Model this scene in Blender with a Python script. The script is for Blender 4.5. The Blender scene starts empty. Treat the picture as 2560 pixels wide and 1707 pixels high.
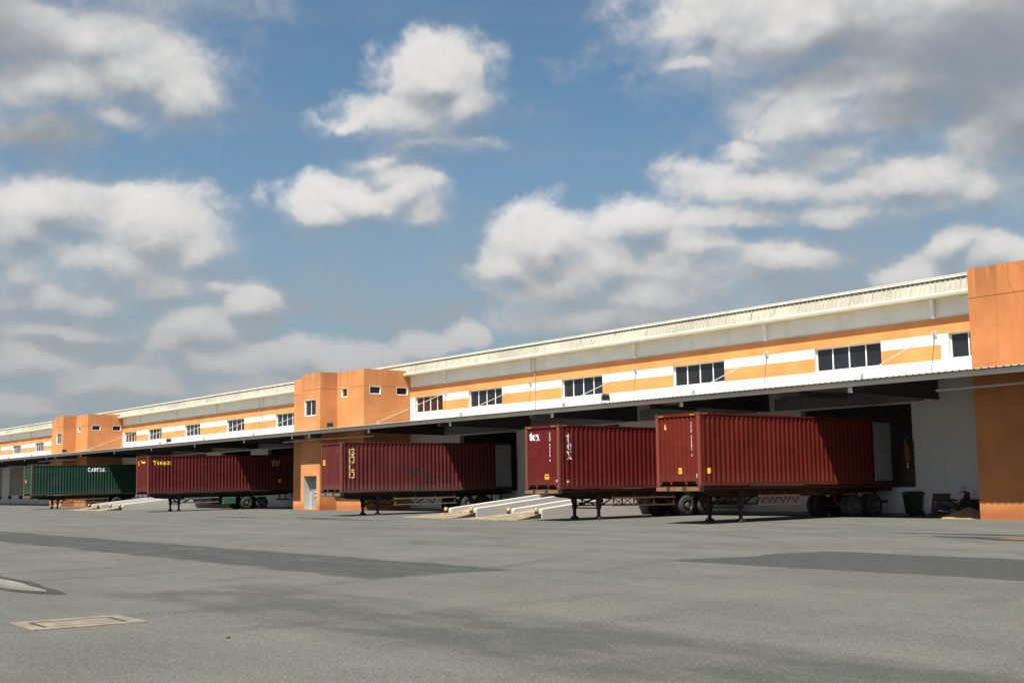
import bpy, bmesh, math, random
from mathutils import Vector, Matrix
random.seed(7)
scene = bpy.context.scene
COL = scene.collection

# ------------------------------------------------------------------ camera
CAM_Z = 1.40
cam = bpy.data.cameras.new('camera'); cam_o = bpy.data.objects.new('camera', cam); COL.objects.link(cam_o)
cam.sensor_fit = 'HORIZONTAL'; cam.sensor_width = 36.0; cam.lens = 43.0
cam.clip_start = 0.1; cam.clip_end = 5000
rx = Vector((0.60624, 0.79520, -0.011077)); up = Vector((0.10151, -0.06356, 0.99280)); bk = Vector((0.78877, -0.60300, -0.11926))
M = Matrix((rx, up, bk)).transposed().to_4x4(); M.translation = Vector((0, 0, CAM_Z))
cam_o.matrix_world = M
scene.camera = cam_o

# ------------------------------------------------------------------ sun, sky, exposure
SUN = Vector((0.40, -1.0, 1.93)).normalized()
EXPOSURE = 1.15
SKY_STRENGTH = 0.05
sun = bpy.data.lights.new('sun', 'SUN'); sun.energy = 5.0; sun.angle = math.radians(0.53); sun.color = (1.0, 0.95, 0.87)
sun_o = bpy.data.objects.new('sun', sun); COL.objects.link(sun_o)
sun_o.rotation_euler = SUN.to_track_quat('Z', 'Y').to_euler(); sun_o.location = (0, -20, 60)
scene.view_settings.view_transform = 'Standard'; scene.view_settings.look = 'None'
scene.view_settings.exposure = EXPOSURE; scene.view_settings.gamma = 1.0
scene.view_settings.use_curve_mapping = False
scene.render.engine = 'CYCLES'
scene.cycles.max_bounces = 8; scene.cycles.diffuse_bounces = 4; scene.cycles.glossy_bounces = 3
scene.cycles.transmission_bounces = 2; scene.cycles.use_denoising = True
scene.cycles.sample_clamp_indirect = 8.0

# cumulus bodies: azimuth from heading (deg, left positive), elevation, half width, half height, fullness
CLOUDS = [(22.3,20.06,4.72,2.69,1),(19.69,19.81,3.75,2.01,1),(17.75,18.51,3.64,2.05,1),(15.8,17.82,2.05,1.42,1),(21.11,17.64,4.58,2.02,1),(21.78,15.91,4.7,1.29,.8),(18.65,16.47,3.39,1.03,.75),
(21.12,12.59,2.54,1.6,1),(22.35,11.75,2.49,2.06,1),(16.62,11.9,2.67,1.65,1),(14.87,11.0,1.45,1.18,1),(18.48,10.46,4.1,1.16,.9),(22.28,9.69,2.13,1.51,.8),(21.18,8.79,2.87,1.05,.8),(19.16,8.5,2.03,0.77,.7),
(3.57,18.8,2.31,1.56,1),(5.03,17.31,3.54,1.28,.8),(2.31,17.82,1.15,1.28,1),(7.73,17.06,1.65,0.69,.6),(4.41,15.94,3.12,0.56,.5),
(7.1,13.51,3.08,1.0,.9),(5.04,14.24,1.76,1.1,.85),(4.42,13.24,1.35,0.9,.9),(8.93,13.07,1.32,0.7,.9),
(-9.49,20.94,2.27,1.32,.9),(-13.16,20.66,5.21,2.24,1.1),(-20.86,19.27,5.9,3.08,1.25),(-22.85,15.89,3.03,2.74,1.15),(-9.02,19.25,2.67,0.61,.75),(-17.94,17.75,5.33,1.78,1.15),
(-13.98,16.31,2.96,1.35,.95),(-17.88,16.53,3.42,1.6,1.05),(-10.93,15.35,1.61,0.69,.55),(-12.48,13.58,4.56,1.37,.85),(-17.92,13.48,4.52,1.63,1),(-20.87,12.93,1.82,1.32,.8),(-15.75,12.19,6.72,0.78,.8),
(-1.58,11.19,1.76,1.32,1.1),(-2.39,9.75,2.68,1.52,1.05),(-0.33,10.49,1.45,0.71,1),(-1.9,11.89,0.93,0.77,1.1),(-5.73,12.1,1.95,1.11,.95),(-8.77,10.99,3.03,1.1,.9),(-12.75,10.31,2.36,1.09,.9),(-6.68,9.04,5.08,1.21,.9),(-3.59,8.1,4.5,0.92,.8),
(-20.0,10.33,1.1,0.86,1),(-21.96,9.71,1.96,0.94,.9),(-19.02,9.25,2.22,0.87,.7),(-23.88,9.46,2.07,1.12,.9),
(14.99,7.36,2.02,0.99,1),(15.93,6.65,1.33,0.69,1),(12.48,8.5,1.28,0.84,.85),(14.06,9.26,1.75,0.55,.6),(13.61,5.8,3.87,0.79,.9),(10.68,6.43,2.38,0.64,.7),(7.67,6.05,2.42,0.65,.8),(4.02,6.66,1.43,0.71,.8),(2.69,7.2,0.86,0.57,1),
(21.43,5.74,2.31,0.95,.85),(19.06,4.74,2.74,0.87,.85),(21.72,3.65,2.64,0.85,.8),(16.64,4.48,2.82,0.88,.85),(12.23,4.72,3.32,0.8,.85),
(25.94,17.99,4.27,4.41,1),(25.11,10.81,3.07,3.67,1),(-26.96,17.31,4.19,4.38,1),(-26.47,22.63,8.54,2.53,1),(21.69,23.34,7.37,2.62,1),(-31.5,11.5,4.5,2.5,1),(31,13,4,2.6,1),(3,27,7,2.4,.95),
(-7.73,10.02,5.06,1.61,0.8),(-10.83,12.29,5.00,1.09,0.75),(-4.46,10.32,2.47,1.32,0.85),(-14.90,14.98,3.90,1.35,0.7),(-6.66,8.03,6.07,1.01,0.75),(17.51,9.53,4.70,1.16,0.75),(20.22,7.30,3.62,0.96,0.7),(-21.52,14.74,2.53,1.12,0.7),(4.62,16.63,2.50,1.18,0.7),(6.07,15.42,2.48,0.69,0.45),(1.90,16.05,2.30,0.60,0.45)]

def build_world():
    w = bpy.data.worlds.new('World'); scene.world = w; w.use_nodes = True
    nt = w.node_tree; N = nt.nodes; L = nt.links
    for n in list(N): N.remove(n)
    def math_(op, a, b=None, c=None, clamp=False):
        n = N.new('ShaderNodeMath'); n.operation = op; n.use_clamp = clamp
        for i, v in enumerate((a, b, c)):
            if v is None: continue
            if isinstance(v, (int, float)): n.inputs[i].default_value = v
            else: L.new(v, n.inputs[i])
        return n.outputs[0]
    def vm(op, a, b=None, out=0):
        n = N.new('ShaderNodeVectorMath'); n.operation = op
        for i, v in enumerate((a, b)):
            if v is None: continue
            if isinstance(v, tuple): n.inputs[i].default_value = v
            elif isinstance(v, (int, float)): n.inputs[3].default_value = v
            else: L.new(v, n.inputs[i])
        return n.outputs[out]
    def noise(vec, scale, detail, rough=0.55, lac=2.0):
        n = N.new('ShaderNodeTexNoise'); n.inputs['Scale'].default_value = scale; n.inputs['Detail'].default_value = detail
        n.inputs['Roughness'].default_value = rough; n.inputs['Lacunarity'].default_value = lac
        L.new(vec, n.inputs['Vector']); return n
    def ramp(x, lo, hi):
        n = N.new('ShaderNodeMapRange'); n.interpolation_type = 'SMOOTHSTEP'; n.clamp = True
        L.new(x, n.inputs[0]); n.inputs[1].default_value = lo; n.inputs[2].default_value = hi
        return n.outputs[0]
    def mixc(f, a, b):
        n = N.new('ShaderNodeMix'); n.data_type = 'RGBA'
        if isinstance(f, (int, float)): n.inputs[0].default_value = f
        else: L.new(f, n.inputs[0])
        for i, v in ((6, a), (7, b)):
            if isinstance(v, tuple): n.inputs[i].default_value = v
            else: L.new(v, n.inputs[i])
        return n.outputs[2]
    tc = N.new('ShaderNodeTexCoord').outputs['Generated']
    d = vm('NORMALIZE', tc)
    sky = N.new('ShaderNodeTexSky'); sky.sky_type = 'NISHITA'; sky.sun_disc = False
    sky.sun_elevation = math.asin(SUN.z); sky.sun_rotation = math.pi / 2 - math.atan2(SUN.y, SUN.x)
    sky.altitude = 20; sky.air_density = 1.0; sky.dust_density = 1.6; sky.ozone_density = 1.6
    # spherical coordinates in degrees, seam of the azimuth behind the yard
    rot = N.new('ShaderNodeVectorRotate'); rot.rotation_type = 'Z_AXIS'; rot.inputs['Angle'].default_value = -2.488886
    L.new(d, rot.inputs['Vector'])
    sep = N.new('ShaderNodeSeparateXYZ'); L.new(rot.outputs[0], sep.inputs[0])
    az = math_('MULTIPLY', math_('ARCTAN2', sep.outputs[1], sep.outputs[0]), 57.2958)
    el = math_('MULTIPLY', math_('ARCSINE', sep.outputs[2]), 57.2958)
    cmb = N.new('ShaderNodeCombineXYZ'); L.new(az, cmb.inputs[0]); L.new(el, cmb.inputs[1])
    p0 = cmb.outputs[0]
    # billowing: warp plus rounded puffs
    dsq = vm('MULTIPLY', d, (1.0, 1.0, 1.25))
    nz = noise(dsq, 8.0, 6.0, 0.62)
    wv = vm('SUBTRACT', nz.outputs['Color'], (0.5, 0.5, 0.5))
    p1 = vm('ADD', p0, vm('MULTIPLY', wv, (3.4, 2.7, 0.0)))
    nw = noise(dsq, 30.0, 3.0, 0.55)
    wv2 = vm('MULTIPLY', vm('SUBTRACT', nw.outputs['Color'], (0.5, 0.5, 0.5)), (0.035, 0.035, 0.035))
    dw = vm('ADD', dsq, wv2)
    def puff(vec, det):                  # cauliflower heads: rounded cells at several sizes
        n = N.new('ShaderNodeTexVoronoi'); n.feature = 'F1'; n.inputs['Scale'].default_value = 21.0
        n.inputs['Detail'].default_value = det; n.inputs['Roughness'].default_value = 0.42; n.inputs['Lacunarity'].default_value = 2.3
        n.normalize = True
        L.new(vec, n.inputs['Vector']); return math_('MULTIPLY_ADD', n.outputs['Distance'], -1.0, 0.5)
    fine = noise(dw, 17.0, 8.0, 0.62).outputs['Fac']
    mid = puff(dw, 2.0)
    detail = math_('ADD', math_('MULTIPLY', math_('SUBTRACT', fine, 0.5), 1.45), math_('MULTIPLY', mid, 1.05))
    far_n = noise(vm('MULTIPLY', d, (1.0, 1.0, 2.2)), 4.2, 3.0, 0.5).outputs['Fac']
    absaz = math_('ABSOLUTE', az)
    outside = math_('MAXIMUM', ramp(absaz, 27.0, 34.0), ramp(el, 24.0, 31.0))
    far_field = math_('SUBTRACT', math_('MULTIPLY', math_('SUBTRACT', far_n, 0.50), 6.5), math_('MULTIPLY', math_('SUBTRACT', 1.0, outside), 3.0))
    def field(p, blobs, grow=1.0, k=0.25):
        acc = None
        for (a, e, ra, re, wgt) in blobs:
            ia, ie = 1.0 / (ra * 1.30 * grow), 1.0 / (re * 1.36 * grow)
            n = N.new('ShaderNodeVectorMath'); n.operation = 'MULTIPLY_ADD'; L.new(p, n.inputs[0])
            n.inputs[1].default_value = (ia, ie, 0.0); n.inputs[2].default_value = (-a * ia, -e * ie, 0.0)
            ln = vm('LENGTH', n.outputs[0], None, 1)
            s = math_('MULTIPLY_ADD', ln, -1.0, float(wgt))
            acc = s if acc is None else math_('SMOOTH_MAX', acc, s, k)
        return acc
    f1 = math_('MAXIMUM', field(p1, CLOUDS), far_field)
    p2 = vm('ADD', p1, (0.30, 0.95, 0.0))
    f2 = math_('MAXIMUM', field(p2, [c for c in CLOUDS if c[3] > 0.62]), far_field)
    D1 = math_('ADD', math_('ADD', f1, detail), 0.09)
    # relief seen by the sun above the left shoulder
    up_s = (-0.002, 0.002, 0.012)
    mid2 = puff(vm('ADD', dw, up_s), 1.0)
    fine2 = noise(vm('ADD', dw, up_s), 17.0, 5.0, 0.55).outputs['Fac']
    grad = math_('SUBTRACT', f1, f2)
    rel = math_('ADD', math_('MULTIPLY', grad, 0.95), math_('MULTIPLY', math_('SUBTRACT', mid, mid2), 0.75))
    rel = math_('ADD', rel, math_('MULTIPLY', math_('SUBTRACT', fine, fine2), 0.8))
    # crowns are crisp, undersides dissolve
    soft = math_('MULTIPLY_ADD', ramp(grad, -0.40, 0.35), -1.1, 1.70)
    alpha = ramp(math_('DIVIDE', math_('ADD', D1, 0.10), soft), 0.0, 1.0)
    lit = math_('MULTIPLY_ADD', rel, 0.82, 0.50)
    lit = math_('SUBTRACT', lit, math_('MULTIPLY', ramp(f1, 0.30, 1.0), 0.10))
    # the heavy shower cloud on the right and its neighbour on the left lie in their own shade
    heavy = ramp(math_('ADD', field(p1, [(-21.5, 18.6, 5.2, 2.2, 1.0), (-24.5, 15.2, 3.0, 2.2, 1.0), (-17.0, 19.3, 3.2, 1.2, 0.9), (24.0, 19.5, 4.0, 2.6, 0.8), (21.5, 15.6, 5.0, 1.0, 0.8), (-15.5, 18.2, 4.2, 1.1, 0.85), (-20.0, 16.6, 4.0, 1.2, 0.9)]), math_('MULTIPLY', math_('SUBTRACT', fine, 0.5), 0.5)), 0.0, 0.8)
    lit = math_('SUBTRACT', lit, math_('MULTIPLY', heavy, 0.30))
    lit = ramp(lit, -0.05, 1.05)
    cg = mixc(lit, (2.72, 2.97, 3.20, 1), (7.5, 7.3, 7.1, 1))
    cg = mixc(math_('MULTIPLY', heavy, 0.55), cg, (2.35, 2.66, 2.92, 1))
    # thin high veil and paler, greyer air low down, with banks of distant cloud in it
    veil = noise(vm('MULTIPLY', d, (3.0, 3.0, 12.0)), 1.6, 5.0, 0.55).outputs['Fac']
    veil = math_('MULTIPLY', ramp(veil, 0.38, 0.78), 0.34)
    low = math_('MULTIPLY', math_('SUBTRACT', 1.0, ramp(el, 0.5, 20.0)), 0.80)
    bank = noise(vm('MULTIPLY', dw, (1.0, 1.0, 2.4)), 11.0, 6.0, 0.58).outputs['Fac']
    bank = math_('MULTIPLY', ramp(bank, 0.40, 0.62), math_('SUBTRACT', 1.0, ramp(el, 5.0, 16.0)))
    blue = vm('MULTIPLY', sky.outputs[0], (0.76, 0.96, 0.98))
    blue = mixc(math_('MAXIMUM', veil, low), blue, (2.75, 3.25, 3.65, 1))
    blue = mixc(math_('MULTIPLY', bank, 0.82), blue, (3.05, 3.32, 3.62, 1))
    cg = mixc(math_('MULTIPLY', math_('SUBTRACT', 1.0, ramp(el, 3.0, 14.0)), 0.82), cg, (3.45, 3.6, 3.78, 1))
    col = mixc(math_('MULTIPLY', alpha, 0.96), blue, cg)
    bg = N.new('ShaderNodeBackground'); L.new(col, bg.inputs['Color']); bg.inputs['Strength'].default_value = SKY_STRENGTH
    out = N.new('ShaderNodeOutputWorld'); L.new(bg.outputs[0], out.inputs['Surface'])
    w.cycles.sampling_method = 'MANUAL'; w.cycles.sample_map_resolution = 256
build_world()

# ------------------------------------------------------------------ helpers
def link(o, parent=None):
    COL.objects.link(o)
    if parent is not None: o.parent = parent
    return o
def tag(o, label, cat, group=None):
    o['label'] = label; o['category'] = cat
    if group: o['group'] = group
    return o
def thing(name, label, cat, loc=(0, 0, 0), rot=(0, 0, 0), group=None):
    o = bpy.data.objects.new(name, None); o.empty_display_size = 0.2
    COL.objects.link(o); o.location = loc; o.rotation_euler = rot
    return tag(o, label, cat, group)

class MB:
    """collects shapes and links them as one mesh object"""
    def __init__(s): s.v = []; s.f = []; s.m = []
    def add(s, vs, fs, mi=0):
        b = len(s.v); s.v += [tuple(v) for v in vs]; s.f += [tuple(b + i for i in f) for f in fs]; s.m += [mi] * len(fs)
    def box(s, x0, x1, y0, y1, z0, z1, mi=0):
        vs = [(x0,y0,z0),(x1,y0,z0),(x1,y1,z0),(x0,y1,z0),(x0,y0,z1),(x1,y0,z1),(x1,y1,z1),(x0,y1,z1)]
        s.add(vs, [(0,3,2,1),(4,5,6,7),(0,1,5,4),(1,2,6,5),(2,3,7,6),(3,0,4,7)], mi)
    def prism(s, poly, axis, a0, a1, mi=0):
        """poly in the two remaining axes (order xyz without axis), extruded along axis"""
        def P(p, a):
            if axis == 'x': return (a, p[0], p[1])
            if axis == 'y': return (p[0], a, p[1])
            return (p[0], p[1], a)
        n = len(poly); vs = [P(p, a0) for p in poly] + [P(p, a1) for p in poly]
        fs = [tuple(range(n))[::-1], tuple(range(n, 2 * n))] + [(i, (i + 1) % n, n + (i + 1) % n, n + i) for i in range(n)]
        s.add(vs, fs, mi)
    def bar(s, a, b, w, h=None, mi=0, upv=(0, 0, 1)):
        h = h or w; a = Vector(a); b = Vector(b); d = (b - a).normalized(); u = Vector(upv)
        if abs(d.dot(u)) > 0.98: u = Vector((0, 1, 0))
        r = d.cross(u).normalized(); t = r.cross(d).normalized()
        vs = []
        for c in (a, b):
            for sx, sy in ((-1,-1),(1,-1),(1,1),(-1,1)): vs.append(c + r * sx * w / 2 + t * sy * h / 2)
        s.add(vs, [(0,1,2,3),(7,6,5,4),(0,4,5,1),(1,5,6,2),(2,6,7,3),(3,7,4,0)], mi)
    def tube(s, pts, r, n=8, mi=0, cap=True):
        pts = [Vector(p) for p in pts]; rings = []
        rr = r if isinstance(r, (list, tuple)) else [r] * len(pts)
        for i, p in enumerate(pts):
            d = (pts[min(i + 1, len(pts) - 1)] - pts[max(i - 1, 0)]).normalized()
            u = Vector((0, 0, 1)) if abs(d.z) < 0.95 else Vector((0, 1, 0))
            a = d.cross(u).normalized(); b = a.cross(d).normalized()
            rings.append([p + a * math.cos(2 * math.pi * k / n) * rr[i] + b * math.sin(2 * math.pi * k / n) * rr[i] for k in range(n)])
        vs = [v for R in rings for v in R]; fs = []
        for i in range(len(rings) - 1):
            for k in range(n): fs.append((i*n+k, i*n+(k+1)%n, (i+1)*n+(k+1)%n, (i+1)*n+k))
        if cap: fs += [tuple(range(n))[::-1], tuple(range((len(rings)-1)*n, len(rings)*n))]
        s.add(vs, fs, mi)
    def lathe(s, prof, axis, c, n=24, mi=0, cap=(True, True)):
        """prof: list of (along, radius) about axis through c"""
        vs = []; c = Vector(c)
        for (a, r) in prof:
            for k in range(n):
                t = 2 * math.pi * k / n; q = (r * math.cos(t), r * math.sin(t))
                if axis == 'x': o = (a, q[0], q[1])
                elif axis == 'y': o = (q[0], a, q[1])
                else: o = (q[0], q[1], a)
                vs.append(c + Vector(o))
        fs = []
        for i in range(len(prof) - 1):
            for k in range(n): fs.append((i*n+k, i*n+(k+1)%n, (i+1)*n+(k+1)%n, (i+1)*n+k))
        if cap[0]: fs.append(tuple(range(n))[::-1])
        if cap[1]: fs.append(tuple(range((len(prof)-1)*n, len(prof)*n)))
        s.add(vs, fs, mi)
    def build(s, name, mats, parent=None, smooth=False, bevel=0.0, loc=None):
        me = bpy.data.meshes.new(name); me.from_pydata(s.v, [], s.f)
        mats = mats if isinstance(mats, (list, tuple)) else [mats]
        for m in mats: me.materials.append(m)
        if len(mats) > 1: me.polygons.foreach_set('material_index', s.m)
        bm = bmesh.new(); bm.from_mesh(me); bmesh.ops.recalc_face_normals(bm, faces=bm.faces)
        bm.to_mesh(me); bm.free()
        if smooth:
            me.polygons.foreach_set('use_smooth', [True] * len(me.polygons))
            me.set_sharp_from_angle(angle=math.radians(40))
        o = bpy.data.objects.new(name, me); link(o, parent)
        if loc: o.location = loc
        if bevel:
            md = o.modifiers.new('bevel', 'BEVEL'); md.width = bevel; md.segments = 1; md.limit_method = 'ANGLE'
        return o

def gz(y):                                   # the yard falls gently away from the dock wall
    if y >= 43.5: return 0.0
    if y <= 33.0: return -0.10
    t = (43.5 - y) / 10.5
    return -0.10 * (t * t * (3 - 2 * t) * 0.5 + t * 0.5)

# ------------------------------------------------------------------ materials
class MT:
    def __init__(s, name):
        s.m = bpy.data.materials.new(name); s.m.use_nodes = True; s.nt = s.m.node_tree
        s.N = s.nt.nodes; s.L = s.nt.links
        s.b = s.N['Principled BSDF']; s.tc = s.N.new('ShaderNodeTexCoord')
        s.geo = s.N.new('ShaderNodeNewGeometry')
        s.pos = s.geo.outputs['Position']
    def set(s, k, v):
        if isinstance(v, (int, float, tuple)): s.b.inputs[k].default_value = v
        else: s.L.new(v, s.b.inputs[k])
    def vmul(s, v, t):
        n = s.N.new('ShaderNodeVectorMath'); n.operation = 'MULTIPLY'; s.L.new(v, n.inputs[0]); n.inputs[1].default_value = t; return n.outputs[0]
    def vadd(s, v, w):
        n = s.N.new('ShaderNodeVectorMath'); n.operation = 'ADD'; s.L.new(v, n.inputs[0])
        if isinstance(w, tuple): n.inputs[1].default_value = w
        else: s.L.new(w, n.inputs[1])
        return n.outputs[0]
    def noise(s, v, scale, detail=4, rough=0.55, out='Fac'):
        n = s.N.new('ShaderNodeTexNoise'); n.inputs['Scale'].default_value = scale; n.inputs['Detail'].default_value = detail; n.inputs['Roughness'].default_value = rough
        s.L.new(v, n.inputs['Vector']); return n.outputs[out]
    def math(s, op, a, b=None, c=None, clamp=False):
        n = s.N.new('ShaderNodeMath'); n.operation = op; n.use_clamp = clamp
        for i, v in enumerate((a, b, c)):
            if v is None: continue
            if isinstance(v, (int, float)): n.inputs[i].default_value = v
            else: s.L.new(v, n.inputs[i])
        return n.outputs[0]
    def ramp(s, x, lo, hi, a=0.0, b=1.0):
        n = s.N.new('ShaderNodeMapRange'); n.interpolation_type = 'SMOOTHSTEP'
        s.L.new(x, n.inputs[0]); n.inputs[1].default_value = lo; n.inputs[2].default_value = hi; n.inputs[3].default_value = a; n.inputs[4].default_value = b
        return n.outputs[0]
    def mix(s, f, a, b, mode='MIX'):
        n = s.N.new('ShaderNodeMix'); n.data_type = 'RGBA'; n.blend_type = mode
        if isinstance(f, (int, float)): n.inputs[0].default_value = f
        else: s.L.new(f, n.inputs[0])
        for i, v in ((6, a), (7, b)):
            if isinstance(v, tuple): n.inputs[i].default_value = v if len(v) == 4 else (*v, 1)
            else: s.L.new(v, n.inputs[i])
        return n.outputs[2]
    def bump(s, h, strength=0.3, dist=0.01):
        n = s.N.new('ShaderNodeBump'); n.inputs['Strength'].default_value = strength; n.inputs['Distance'].default_value = dist
        s.L.new(h, n.inputs['Height']); s.L.new(n.outputs[0], s.b.inputs['Normal'])
    def sepz(s, v):
        n = s.N.new('ShaderNodeSeparateXYZ'); s.L.new(v, n.inputs[0]); return n.outputs

def paint(name, col, rough=0.55, var=0.12, scale=1.3, streak=0.0, streakcol=None, speck=0.0, metal=0.0, bump=0.0, spec=0.5, coord='pos'):
    t = MT(name); p = t.pos if coord == 'pos' else t.tc.outputs['Object']
    c = (*col, 1); dk = tuple(x * (1 - var) for x in col); lt = tuple(min(1, x * (1 + var)) for x in col)
    n = t.ramp(t.noise(p, scale, 5, 0.6), 0.3, 0.7)
    out = t.mix(n, dk, lt)
    if streak:
        st = t.noise(t.vmul(p, (2.6, 2.6, 0.16)), 1.5, 5, 0.65)
        st = t.math('MULTIPLY', t.ramp(st, 0.50, 0.72), streak)
        out = t.mix(st, out, streakcol or tuple(x * 0.5 for x in col))
    if speck:
        sp = t.noise(p, 38, 3, 0.6)
        out = t.mix(t.math('MULTIPLY', t.ramp(sp, 0.60, 0.72), speck), out, tuple(x * 0.4 for x in col))
    t.set('Base Color', out); t.set('Roughness', t.ramp(n, 0, 1, max(0, rough - 0.08), min(1, rough + 0.08))); t.set('Metallic', metal)
    t.set('Specular IOR Level', spec)
    if bump: t.bump(t.noise(p, 18, 5), bump, 0.01)
    return t.m

def asphalt_material():
    t = MT('asphalt'); p = t.pos
    s = t.sepz(p)
    warp = t.noise(p, 0.8, 5, 0.65, 'Color')
    w = t.vadd(p, t.vmul(t.vadd(warp, (-0.5, -0.5, -0.5)), (1.9, 1.0, 0)))
    ws = t.sepz(w)
    def rect(x0, x1, y0, y1, lo=-0.12, hi=0.22):
        a = t.math('MINIMUM', t.math('SUBTRACT', ws[0], x0), t.math('SUBTRACT', x1, ws[0]))
        b = t.math('MINIMUM', t.math('SUBTRACT', ws[1], y0), t.math('SUBTRACT', y1, ws[1]))
        return t.ramp(t.math('MINIMUM', a, b), lo, hi)
    longi = t.noise(t.vmul(p, (0.10, 0.42, 1)), 1.0, 5, 0.6)
    blot = t.noise(p, 0.35, 6, 0.6)
    tone = t.math('ADD', t.math('MULTIPLY', longi, 0.55), t.math('MULTIPLY', blot, 0.45))
    base = t.mix(t.ramp(tone, 0.36, 0.64), (0.057, 0.059, 0.052), (0.085, 0.086, 0.074))
    # worn grit: lighter sandy drift
    base = t.mix(t.math('MULTIPLY', t.ramp(t.noise(p, 0.18, 4), 0.50, 0.72), 0.45), base, (0.094, 0.090, 0.072))
    brk = t.noise(t.vmul(p, (0.5, 1.2, 1)), 1.1, 6, 0.65)
    m1 = t.math('MULTIPLY', rect(-60, -18.2, 10.9, 14.1), t.ramp(brk, 0.30, 0.50, 0.50, 1.0))
    m2 = t.math('MULTIPLY', rect(-18.6, 6, 6.4, 9.2, -0.4, 0.5), t.ramp(brk, 0.36, 0.60, 0.22, 0.72))
    m3 = t.math('MULTIPLY', rect(-18.3, 30, 17.8, 22.9), t.ramp(brk, 0.24, 0.40, 0.45, 1.0))
    m4 = t.math('MULTIPLY', rect(-120, -30, 24.8, 26.6, -0.6, 0.6), t.ramp(brk, 0.42, 0.62, 0.0, 0.42))
    m = t.math('MAXIMUM', t.math('MAXIMUM', m1, m2), t.math('MAXIMUM', m3, m4))
    base = t.mix(t.math('MULTIPLY', m, 0.95), base, (0.027, 0.0290, 0.0265))
    # oil and water marks, tyre scuffs before the docks
    oil = t.noise(t.vmul(p, (0.30, 1.5, 1)), 0.9, 5, 0.6)
    yb = t.math('MULTIPLY', t.ramp(s[1], 26, 31), t.math('SUBTRACT', 1.0, t.ramp(s[1], 37, 44)))
    base = t.mix(t.math('MULTIPLY', t.math('MULTIPLY', t.ramp(oil, 0.60, 0.70), yb), 0.55), base, (0.055, 0.050, 0.044))
    base = t.mix(t.math('MULTIPLY', t.ramp(s[1], 33, 44), 0.35), base, (0.096, 0.091, 0.076))
    # tyre arcs swinging out of the docks
    tw = t.N.new('ShaderNodeTexWave'); tw.wave_type = 'RINGS'; tw.rings_direction = 'Z'; tw.inputs['Scale'].default_value = 0.13; tw.inputs['Distortion'].default_value = 1.2; tw.inputs['Detail'].default_value = 3; tw.inputs['Detail Scale'].default_value = 0.4
    t.L.new(t.vadd(p, (38.0, -6.0, 0)), tw.inputs['Vector'])
    trk = t.math('MULTIPLY', t.ramp(tw.outputs['Fac'], 0.80, 0.97), t.ramp(t.noise(p, 0.22, 4), 0.42, 0.62))
    base = t.mix(t.math('MULTIPLY', trk, 0.45), base, (0.036, 0.037, 0.035))
    # paving seams every lane and hairline cracks
    cr = t.N.new('ShaderNodeTexVoronoi'); cr.feature = 'DISTANCE_TO_EDGE'; cr.inputs['Scale'].default_value = 0.16
    t.L.new(t.vadd(p, t.vmul(t.noise(p, 1.6, 5, 0.7, 'Color'), (1.2, 1.2, 0))), cr.inputs['Vector'])
    crk = t.math('MULTIPLY', t.math('SUBTRACT', 1.0, t.ramp(cr.outputs['Distance'], 0.0006, 0.0028)), t.ramp(t.noise(p, 0.13, 3), 0.50, 0.60))
    base = t.mix(t.math('MULTIPLY', crk, 0.60), base, (0.022, 0.022, 0.021))
    lane = t.math('PINGPONG', t.math('ADD', ws[1], 2.0), 3.9)
    seam = t.math('MULTIPLY', t.math('SUBTRACT', 1.0, t.ramp(lane, 0.0, 0.05)), t.ramp(t.noise(p, 0.5, 4), 0.48, 0.62))
    base = t.mix(t.math('MULTIPLY', seam, 0.5), base, (0.030, 0.031, 0.030))
    drip = t.N.new('ShaderNodeTexVoronoi'); drip.inputs['Scale'].default_value = 0.55; t.L.new(t.vadd(p, t.vmul(warp, (0.5, 0.5, 0))), drip.inputs['Vector'])
    dr_ = t.math('MULTIPLY', t.math('SUBTRACT', 1.0, t.ramp(drip.outputs['Distance'], 0.04, 0.16)), t.ramp(t.noise(p, 0.3, 3), 0.50, 0.60))
    base = t.mix(t.math('MULTIPLY', dr_, 0.6), base, (0.030, 0.029, 0.027))
    # aggregate
    vo = t.N.new('ShaderNodeTexVoronoi'); vo.inputs['Scale'].default_value = 85; t.L.new(p, vo.inputs['Vector'])
    ag = t.sepz(vo.outputs['Color'])[0]
    base = t.mix(t.math('MULTIPLY', t.ramp(ag, 0.72, 0.98, 0.0, 0.55), t.math('MULTIPLY_ADD', m, -0.72, 1.0)), base, (0.17, 0.168, 0.155))
    base = t.mix(t.ramp(ag, 0.30, 0.02, 0.0, 0.62), base, (0.028, 0.029, 0.031))
    gr = t.noise(p, 26, 4, 0.7)
    base = t.mix(t.ramp(gr, 0.52, 0.74, 0.0, 0.40), base, (0.050, 0.052, 0.052))
    base = t.mix(t.ramp(t.noise(p, 7, 4, 0.7), 0.50, 0.75, 0.0, 0.30), base, (0.062, 0.063, 0.062))
    t.set('Base Color', base); t.set('Roughness', t.ramp(m, 0, 1, 0.88, 0.80)); t.set('Specular IOR Level', 0.25)
    t.bump(t.math('ADD', t.math('MULTIPLY', ag, 0.5), gr), 0.45, 0.012)
    return t.m

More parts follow.
